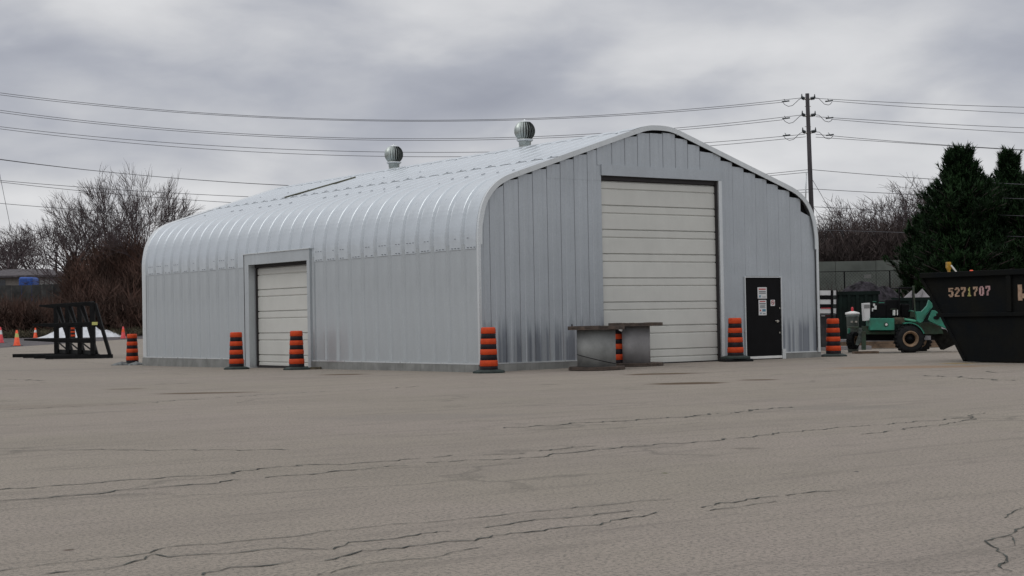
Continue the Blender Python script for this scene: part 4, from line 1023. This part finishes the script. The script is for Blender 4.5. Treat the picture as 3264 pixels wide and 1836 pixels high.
# bungalow on the left
DH = 152
def house(px0, px1, D, ze, zr, label, wm, extras=None):
    a = CAM+ray(px0, 1000)*D; c = CAM+ray(px1, 1000)*D; a.z = c.z = 2.2; w = (c-a).length; t = thing('bungalow', label, 'house', a, -YAW)
    b = MB(); b.box(0, w, 0, 8, 0, ze-2.2); b.obj('wall', wm, t)
    b = MB(); o_ = .6; h0 = ze-2.2+.01; h1 = zr-2.2
    V = [(-o_, -o_, h0), (w+o_, -o_, h0), (w+o_, 8+o_, h0), (-o_, 8+o_, h0), (w*.25, 4, h1), (w*.72, 4, h1), (-o_, -o_, h0+.18), (w+o_, -o_, h0+.18), (w+o_, 8+o_, h0+.18), (-o_, 8+o_, h0+.18)]
    b.add(V, [(3, 2, 1, 0), (0, 1, 7, 6), (1, 2, 8, 7), (2, 3, 9, 8), (3, 0, 6, 9), (6, 7, 5, 4), (7, 8, 5), (8, 9, 4, 5), (9, 6, 4)]); b.obj('roof', SHINGLE, t)
    if extras: extras(t, w, ze-2.2)
    return t
def ex(t, w, h):
    for x0, x1 in ((w*.08, w*.2), (w*.70, w*.93)):
        fr = MB(); fr.box(x0, x1, -.06, -.003, h-1.6, h-.25); f = fr.obj('window', mat('pale curtain window', (.30, .30, .29), .4), t)
        b = MB()
        for k in range(1, 4): xx = x0+(x1-x0)*k/4; b.box(xx-.03, xx+.03, -.08, -.062, h-1.6, h-.25)
        b.obj('mullion', BARK, f)
    b = MB(); b.box(w*.24, w*.38, -.02, -.003, h-1.7, h-.2); b.obj('window', GLASSD, t)
hs = house(-90, 196, DH, zpix(100, 884, DH), zpix(100, 852, DH), 'low bungalow with hipped grey roof behind the board fence on the left', STUCCO, ex)
b = MB(); q0 = dep(58, 883, 140); q1 = dep(104, 883, 140); q2 = dep(104, 899, 140); q3 = dep(58, 899, 140)
q2.z -= 2.0; q3.z -= 2.0; b.prism([q0, q1, q2, q3], FH*2.0); tag(bevel(b.obj('blue_tarpaulin', BLUET, None), .2, 3), 'bright blue tarpaulin cover in front of the bungalow', 'tarpaulin')
# grey roofs behind the noise wall, right
def rr_house(px0, px1, py, D, label):
    zr = zpix(px0, py, D); return house(px0, px1, D, zr-1.6, zr, label, WALLG)
rr_house(2560, 2728, 806, 150, 'grey-roofed house peeping over the noise wall beside the building')

# ------------------------------------------------------------------ bare trees and thickets
def tree(px, D, ybase, ytop, label, spread=.35, stems=1, seed=1, depth=6, rad=.20, tm=TWIG, lean=0, cnt=3, group=None, zb=None, first=.32, wide=1.25):
    r_ = random.Random(seed); p = CAM+ray(px, 1000)*D; zbase = zpix(px, ybase, D) if zb is None else zb; p.z = zbase-.3
    H = zpix(px, ytop, D)-zbase
    t = thing('bare_tree', label, 'tree', p, 0, group)
    tb, cb = MB(), MB()
    def grow(pos, dr, ln, rd, lv):
        npt = 4 if lv <= 2 else 3
        pts = [pos]; d = dr.copy()
        for i in range(npt-1):
            d = (d+Vector((r_.gauss(0, .13), r_.gauss(0, .13), .045 if lv < 3 else .02)) * (1 if lv else .5)).normalized(); pts.append(pts[-1]+d*ln/(npt-1))
        e = rd*(.62 if lv < depth else .4); rads = [rd+(e-rd)*i/(npt-1) for i in range(npt)]
        (tb if lv < 2 else cb).tube(pts, rads, 7 if lv < 2 else (4 if lv < 4 else 3), cap=False)
        if lv >= depth: return
        n = cnt if lv < 2 else r_.choice((2, 3, 4)) if lv < 4 else r_.choice((3, 4))
        for k in range(n):
            f = r_.uniform(.35, 1.0) if k else 1.0; i = min(npt-2, int(f*(npt-1))); q = pts[i].lerp(pts[i+1], f*(npt-1)-i) if f < 1 else pts[-1]
            ang = r_.uniform(0, 2*math.pi); tilt = spread*r_.uniform(.7, 1.9)*(.45 if k == 0 else 1)
            a = d.cross(Vector((math.cos(ang), math.sin(ang), .1))).normalized(); nd = (d*math.cos(tilt)+a*math.sin(tilt)).normalized()
            grow(q, nd, ln*r_.uniform(.60, .85), max(.013, rd*r_.uniform(.42, .60)), lv+1)
    # segment lengths: geometric series so that the whole reaches H
    L0 = H*first
    for s_ in range(stems):
        a = r_.uniform(0, 6.28); tl = 0 if stems == 1 else r_.uniform(.1, .38)
        d = Vector((math.cos(a)*math.sin(tl), math.sin(a)*math.sin(tl), math.cos(tl)))+RH*lean
        grow(Vector((math.cos(a)*.2*(stems > 1), math.sin(a)*.2*(stems > 1), 0)), d.normalized(), L0*r_.uniform(.9, 1.05), rad/(1 if stems == 1 else 1.3), 0)
    # scale heights to the measured top
    zs = [v[2] for v in cb.v]; zs.sort(); top = zs[int(len(zs)*.998)]; k = H/top; 
    for m_ in (tb, cb): m_.v = [(x*(.35+.65*k)*wide, y*(.35+.65*k)*wide, z*k) for x, y, z in m_.v]
    tb.obj('trunk', BARK, t, True); cb.obj('crown', tm, t, True)
    return t
GL_ = 'bare winter trees left of the building'
tree(482, 120, 1010, 512, 'tall bare tree with forked dark trunk rising beside the building left end', .27, 3, 21, 6, .20, cnt=3, group=GL_, first=.36, wide=1.0)
tree(425, 124, 1010, 545, 'tall bare tree leaning left of the forked one, second from the building', .26, 2, 5, 6, .20, lean=-.25, cnt=3, group=GL_, first=.36, wide=1.0)
tree(290, 122, 1000, 590, 'spreading many-stemmed bare tree in the middle of the left trees', .42, 4, 8, 5, .20, cnt=3, group=GL_)
tree(240, 128, 1000, 640, 'rounded bare tree behind the rack, left of the many-stemmed one', .42, 3, 13, 5, .18, cnt=3, group=GL_, wide=1.0)
tree(350, 132, 1000, 610, 'thin bare tree standing behind the many-stemmed one', .38, 2, 33, 5, .18, cnt=3, group=GL_)
tree(150, 172, 960, 700, 'low bare tree just right above the bungalow roof', .48, 2, 17, 5, .16, group=GL_)
tree(40, 160, 960, 700, 'rounded bare tree behind the bungalow at the left edge', .46, 1, 41, 6, .26, cnt=4, group=GL_)
tree(-40, 165, 960, 705, 'bare tree cut by the left edge of the picture', .46, 2, 43, 5, .22, group=GL_)
tree(90, 170, 960, 725, 'distant bare tree over the bungalow ridge', .46, 2, 47, 5, .2, group=GL_)
GR_ = 'bare winter trees right of the building'
tree(2865, 130, 960, 575, 'broad bare tree in front of the pines', .42, 3, 51, 6, .24, cnt=3, group=GR_, first=.28, wide=1.5)
tree(2960, 136, 960, 562, 'bare tree half hidden by the tall pine', .42, 3, 57, 6, .24, cnt=3, group=GR_, wide=1.4)
tree(2775, 132, 960, 615, 'rounded bare tree left of the broad one by the pines', .45, 3, 53, 6, .2, group=GR_, wide=1.4)
tree(2690, 140, 960, 690, 'low bare tree just right of the utility pole', .5, 3, 59, 5, .16, tm=TWIG2, group=GR_)
tree(2620, 142, 960, 715, 'low bare tree behind the foot of the utility pole', .5, 3, 61, 5, .16, tm=TWIG2, group=GR_)
tree(2750, 145, 960, 700, 'reddish low bare tree over the noise wall', .5, 4, 63, 5, .16, tm=TWIG2, group=GR_)
tree(2880, 146, 960, 680, 'dense reddish bare tree behind the broad one', .5, 4, 67, 5, .18, tm=TWIG2, group=GR_)

def thicket(name, boxes, mt, n, seed, label, hmin=.6, hmax=2.2, w=.02):
    r_ = random.Random(seed); b = MB()
    tot = sum(bx[-1] for bx in boxes)
    for (x0, x1, D0, D1, z0, z1, wt) in boxes:
        for _ in range(int(n*wt/tot)):
            px = r_.uniform(x0, x1); D = r_.uniform(D0, D1); p = CAM+ray(px, 1000)*D
            p.z = gz(p.x, p.y)+z0+(z1-z0)*r_.random()**1.2*(.75+.25*math.sin(px*.021+D)) 
            for q in range(3):
                d = Vector((r_.gauss(0, .45), r_.gauss(0, .45), r_.uniform(.3, 1))).normalized()*r_.uniform(hmin, hmax)
                s_ = Vector((r_.uniform(-1, 1), r_.uniform(-1, 1), .2)).normalized()*w*r_.uniform(.6, 1.6)
                k = len(b.v); mid = p+d*.5+Vector((r_.gauss(0, .1), r_.gauss(0, .1), 0))
                b.v += [tuple(p-s_), tuple(p+s_), tuple(mid+s_*.6), tuple(mid-s_*.6), tuple(p+d)]; b.f += [(k, k+1, k+2, k+3), (k+3, k+2, k+4)]
    return stuff(tag(b.obj(name, mt), label, 'brush'))
thicket('brown_thicket', [(215, 480, 116, 124, .3, 5.6, 5), (300, 480, 118, 126, 3, 6.6, 2), (-40, 225, 113, 126, .2, 2.0, 2.5), (225, 480, 113, 126, .2, 3.2, 2.5)], BRUSH, 17000, 3, 'dense brown winter thicket on the bank left of the building', w=.035)
thicket('hedge_brush', [(2590, 3000, 124, 136, 3.0, 7.4, 5), (3000, 3300, 124, 136, 3.0, 6.2, 2), (500, 2590, 124, 136, 2.0, 5.5, 3), (2600, 2900, 112, 118, .3, 1.5, 1.2)], BRUSH2, 12500, 5, 'dull reddish brush behind and before the noise wall', w=.035)
thicket('dry_grass', [(-30, 480, 111, 116, .0, .5, 1)], GRASSM, 2500, 7, 'dry yellowish grass at the foot of the left bank', .15, .45, .02)

# ------------------------------------------------------------------ pines
def pine(px, D, ytop, zb, label, seed, wd, nclump=1500, sparse=0):
    r_ = random.Random(seed); p = CAM+ray(px, 1000)*D; p.z = zb; H = zpix(px, ytop, D)-zb
    t = thing('pine_tree', label, 'tree', p, 0, 'dark pines at the right')
    b = MB(); b.tube([(0, 0, -.3), (.05, .03, H*.4), (0, .05, H*.75), (.02, 0, H*.93)], [.22, .17, .10, .04], 9); b.obj('trunk', BARK, t, True)
    br, cr_ = MB(), MB()
    def tuft(q, d, s_):
        for _ in range(15):
            a = Vector((r_.gauss(0, 1), r_.gauss(0, 1), r_.gauss(0, 1))).normalized()
            e = (d*r_.uniform(.5, 1.25)+a*.75).normalized()*s_*r_.uniform(.7, 1.1); sd0 = e.cross(a).normalized()*s_*.11
            o_ = q+d*r_.uniform(-.5, .5)*s_; k = len(cr_.v); cr_.v += [tuple(o_-sd0), tuple(o_+sd0), tuple(o_+e)]; cr_.f.append((k, k+1, k+2))
    nb = int(nclump/16)
    for i in range(nb):
        f = (i+.5)/nb; f = .10+.88*f; z = H*f
        prof = min(1, ((1-f)*1.7+.02))**.62*(.82+.18*math.sin(f*17+seed))
        R = wd*prof*r_.uniform(.65, 1.08); a = i*2.399+r_.uniform(-.4, .4)
        o_ = Vector((math.cos(a), math.sin(a), 0)); e = Vector((0, 0, z))+o_*R+ZU*(R*r_.uniform(.10, .32)); s0 = Vector((0, 0, z-.1))
        midp = s0.lerp(e, .5)-ZU*R*.06
        br.tube([s0, midp, e], [.05, .035, .015], 4, cap=False)
        for k in range(16):
            g = r_.random()**.6; q = s0.lerp(midp, g*2) if g < .5 else midp.lerp(e, g*2-1)
            side = Vector((-o_.y, o_.x, 0))*r_.gauss(0, .30)*(.3+g)*min(R, 1.6)*.7
            q = q+side+ZU*r_.gauss(.08, .14)
            tuft(q, (ZU*.9+o_*.45+side*.3).normalized(), r_.uniform(.24, .46))
    for k in range(14):
        q = Vector((r_.gauss(0, .15), r_.gauss(0, .15), H*r_.uniform(.90, 1.0)-.25)); tuft(q, ZU, .32)
    br.obj('branches', BARK, t); cr_.obj('crown', PINE, t)
ZB = 1.2
pine(3072, 92, 482, ZB, 'tallest dark pine right of the bare trees', 3, 3.5, 4200)
pine(3228, 95, 492, ZB, 'second dark pine near the right edge, with gaps in its top', 9, 2.6, 2600)
pine(3300, 93, 560, ZB, 'dark pine cut by the right edge', 14, 3.0, 2400)
pine(2965, 98, 680, ZB, 'low dark pine leaning out left of the tallest pine', 19, 2.7, 2000)
pine(3140, 100, 575, ZB, 'dark pine filling the gap between the two tall pines', 23, 3.0, 2600)

# ------------------------------------------------------------------ utility pole and wires
DP = 118
def bpole(px, label, x_top, y_top, x_lo, y_lo, hardware=True):
    top = dep(x_top, y_top, DP); lo = dep(x_lo, y_lo, DP); dirv = (top-lo).normalized(); base = lo-dirv*((lo.z-.3)/dirv.z)
    t = thing('utility_pole', label, 'utility pole', base)
    b = MB(); b.tube([Vector((0, 0, -.3)), (top-base)*.5, top-base], [.215, .18, .145], 14); b.obj('pole_shaft', POLEM, t, True)
    return t, base
up_, pbase = bpole(0, 'tall wooden utility pole behind the right side of the building', 2573, 298, 2587, 680)
up2, pb2 = bpole(0, 'utility pole beyond the left edge that carries the wires', -95, 285, -90, 680)
def Q(px, py, D=DP): return dep(px, py, D)-pbase
def p7(x, y): return 2440+x/4.529, 280+y/4.529
for (yl, yr, xb, ya) in ((155, 150, 605, 150), (398, 392, 612, 395), (640, 630, 618, 640)):
    b = MB()
    for sx, x_in, x_out, yy in ((-1, xb-30, xb-80, yl), (1, xb+30, xb+105, yr)):
        a = Q(*p7(x_in, yy+8)); e = Q(*p7(x_out, yy-14*(1 if sx < 0 else .3)))
        b.tube([a, a.lerp(e, .3)], .05, 8); pr = 6
        for k in range(5): q = a.lerp(e, .25+.15*k); b.tube([q, q+(e-a).normalized()*.07], [.14, .05], 10)
        b.tube([e-ZU*.02, e+ZU*.28], [.07, .03], 8)
    b.obj('insulator', INSUL, up_, True)
    b = MB(); b.tube([Q(*p7(xb-40, ya+12)), Q(*p7(xb+42, ya+12))], .07, 8); b.obj('cross_bracket', STEEL, up_)
    # jumper loops
    for pts in ([(xb-90, ya+2), (xb-125, ya+20), (xb-160, ya+55), (xb-215, ya+105), (xb-275, ya+118), (xb-330, ya+90), (xb-355, ya+55)],
                [(xb+105, ya-5), (xb+160, ya), (xb+200, ya+40), (xb+245, ya+85), (xb+300, ya+98), (xb+330, ya+85), (xb+355, ya+55)]):
        b = MB(); b.tube([Q(*p7(x, y)) for x, y in pts], .022, 5); b.obj('jumper_wire', WIRE, up_, True)
    for x, y in ((xb-315, ya+45), (xb+312, ya+40)):
        b = MB(); q = Q(*p7(x, y)); b.tube([q-RH*.28-ZU*.03, q+RH*.28+ZU*.03], .055, 6); b.tube([q, q+ZU*.18-RH*.12], .025, 5); b.obj('wire_clamp', INSUL, up_, True)
for y in (268, 560):
    b = MB(); b.tube([Q(*p7(568, y)), Q(*p7(655, y))], .03, 6); b.obj('through_bolt', STEEL, up_)
b = MB(); b.tube([Q(*p7(590, 1220)), Q(*p7(582, 1450)), Q(2567, 720)], .05, 6); b.obj('riser_pipe', G_TRIM, up_, True)
# guy wires
WG = 'overhead wires running past the pole'
def wire(name, pts, label, D=DP, r=.019, D2=None, sag=0):
    P = []
    # fit one smooth curve through the points (cubic Lagrange is too wild: use catmull in pixel space)
    C_ = catmull(pts, 10)
    xs0, xs1 = C_[0][0], C_[-1][0]
    for x, y in C_:
        f = (x-xs0)/((xs1-xs0) or 1); P.append(dep(x, y, D if D2 is None else D+(D2-D)*f))
    b = MB(); b.tube(P, r, 5); o = b.obj(name, WIRE, None, True); tag(o, label, 'wire', WG); return o
def par(a, m, c, n=9):   # parabola through three pixel points, sampled
    (x0, y0), (x1, y1), (x2, y2) = a, m, c; out = []
    for i in range(n):
        x = x0+(x2-x0)*i/(n-1)
        y = y0*(x-x1)*(x-x2)/((x0-x1)*(x0-x2)) + y1*(x-x0)*(x-x2)/((x1-x0)*(x1-x2)) + y2*(x-x0)*(x-x1)/((x2-x0)*(x2-x1))
        out.append((x, y))
    return out
wl = [((-90, 284), (1267, 383), (2555, 312), .0, 'topmost wire on the left span'), ((-90, 291), (1230, 386), (2492, 326), 3, 'wire just below the topmost one on the left span'),
      ((-90, 339), (1267, 442), (2560, 366), 0, 'third wire from the top on the left span'), ((-90, 346), (1230, 447), (2494, 382), 3, 'fourth wire from the top on the left span'),
      ((-90, 393), (1267, 485), (2565, 428), 0, 'fifth wire from the top on the left span'), ((-90, 399), (1267, 499), (2568, 436), 3, 'sixth wire from the top on the left span'),
      ((-90, 495), (1150, 600), (2575, 541), 0, 'wire crossing above the tall bare trees and behind the roof'), ((-90, 497), (900, 590), (2575, 549), 4, 'lower of the pair crossing above the tall bare trees'),
      ((-90, 567), (767, 626), (2578, 604), 0, 'wire through the tops of the left trees'), ((-90, 569), (710, 644), (2578, 612), 4, 'lower wire through the tops of the left trees'),
      ((-90, 640), (166, 662), (700, 696), 0, 'lowest wire entering the left trees')]
for a, m_, c, dd, lab in wl:
    if lab.startswith('lowest'): wire('power_line', par(a, m_, c), lab, DP+dd)
    else: wire('power_line', par(a, m_, c, 15), lab, DP+dd)
wr = [((2591, 313), (2900, 329), (3500, 347), 0, 'topmost wire on the right span'), ((2650, 322), (2900, 341), (3500, 370), 3, 'second wire from the top on the right span'),
      ((2600, 372), (2900, 390), (3500, 416), 0, 'third wire from the top on the right span'), ((2650, 380), (2950, 404), (3500, 434), 3, 'fourth wire from the top on the right span'),
      ((2600, 428), (2900, 454), (3500, 488), 0, 'fifth wire from the top on the right span'), ((2600, 437), (2900, 457), (3500, 493), 3, 'sixth wire from the top on the right span'),
      ((2590, 541), (2900, 566), (3500, 598), -40, 'wire running low across the pine tops'), ((2590, 602), (2740, 611), (3500, 640), -40, 'wire crossing the pines at half height'),
      ((2590, 659), (2750, 667), (3500, 696), -40, 'wire crossing the lower part of the pines'), ((2600, 733), (2900, 742), (3500, 765), -40, 'lowest wire on the right, over the reddish brush')]
for a, m_, c, dd, lab in wr:
    if dd < 0: wire('power_line', par(a, m_, c), lab, DP, D2=78, r=.020)
    else: wire('power_line', par(a, m_, c), lab, DP+dd)
wire('guy_wire', [(2589, 572), (2620, 625), (2652, 682), (2690, 750)], 'thin upper guy wire slanting right from the utility pole', DP, .018)
wire('guy_wire', [(2589, 655), (2625, 705), (2660, 760)], 'thin lower guy wire slanting right from the utility pole', DP, .018)
wire('guy_wire', [(-8, 520), (12, 620), (30, 710), (40, 780)], 'faint guy wire at the far left edge', DP, .018)
print('objects', len(bpy.data.objects), 'polys', sum(len(o.data.polygons) for o in bpy.data.objects if o.type == 'MESH'))
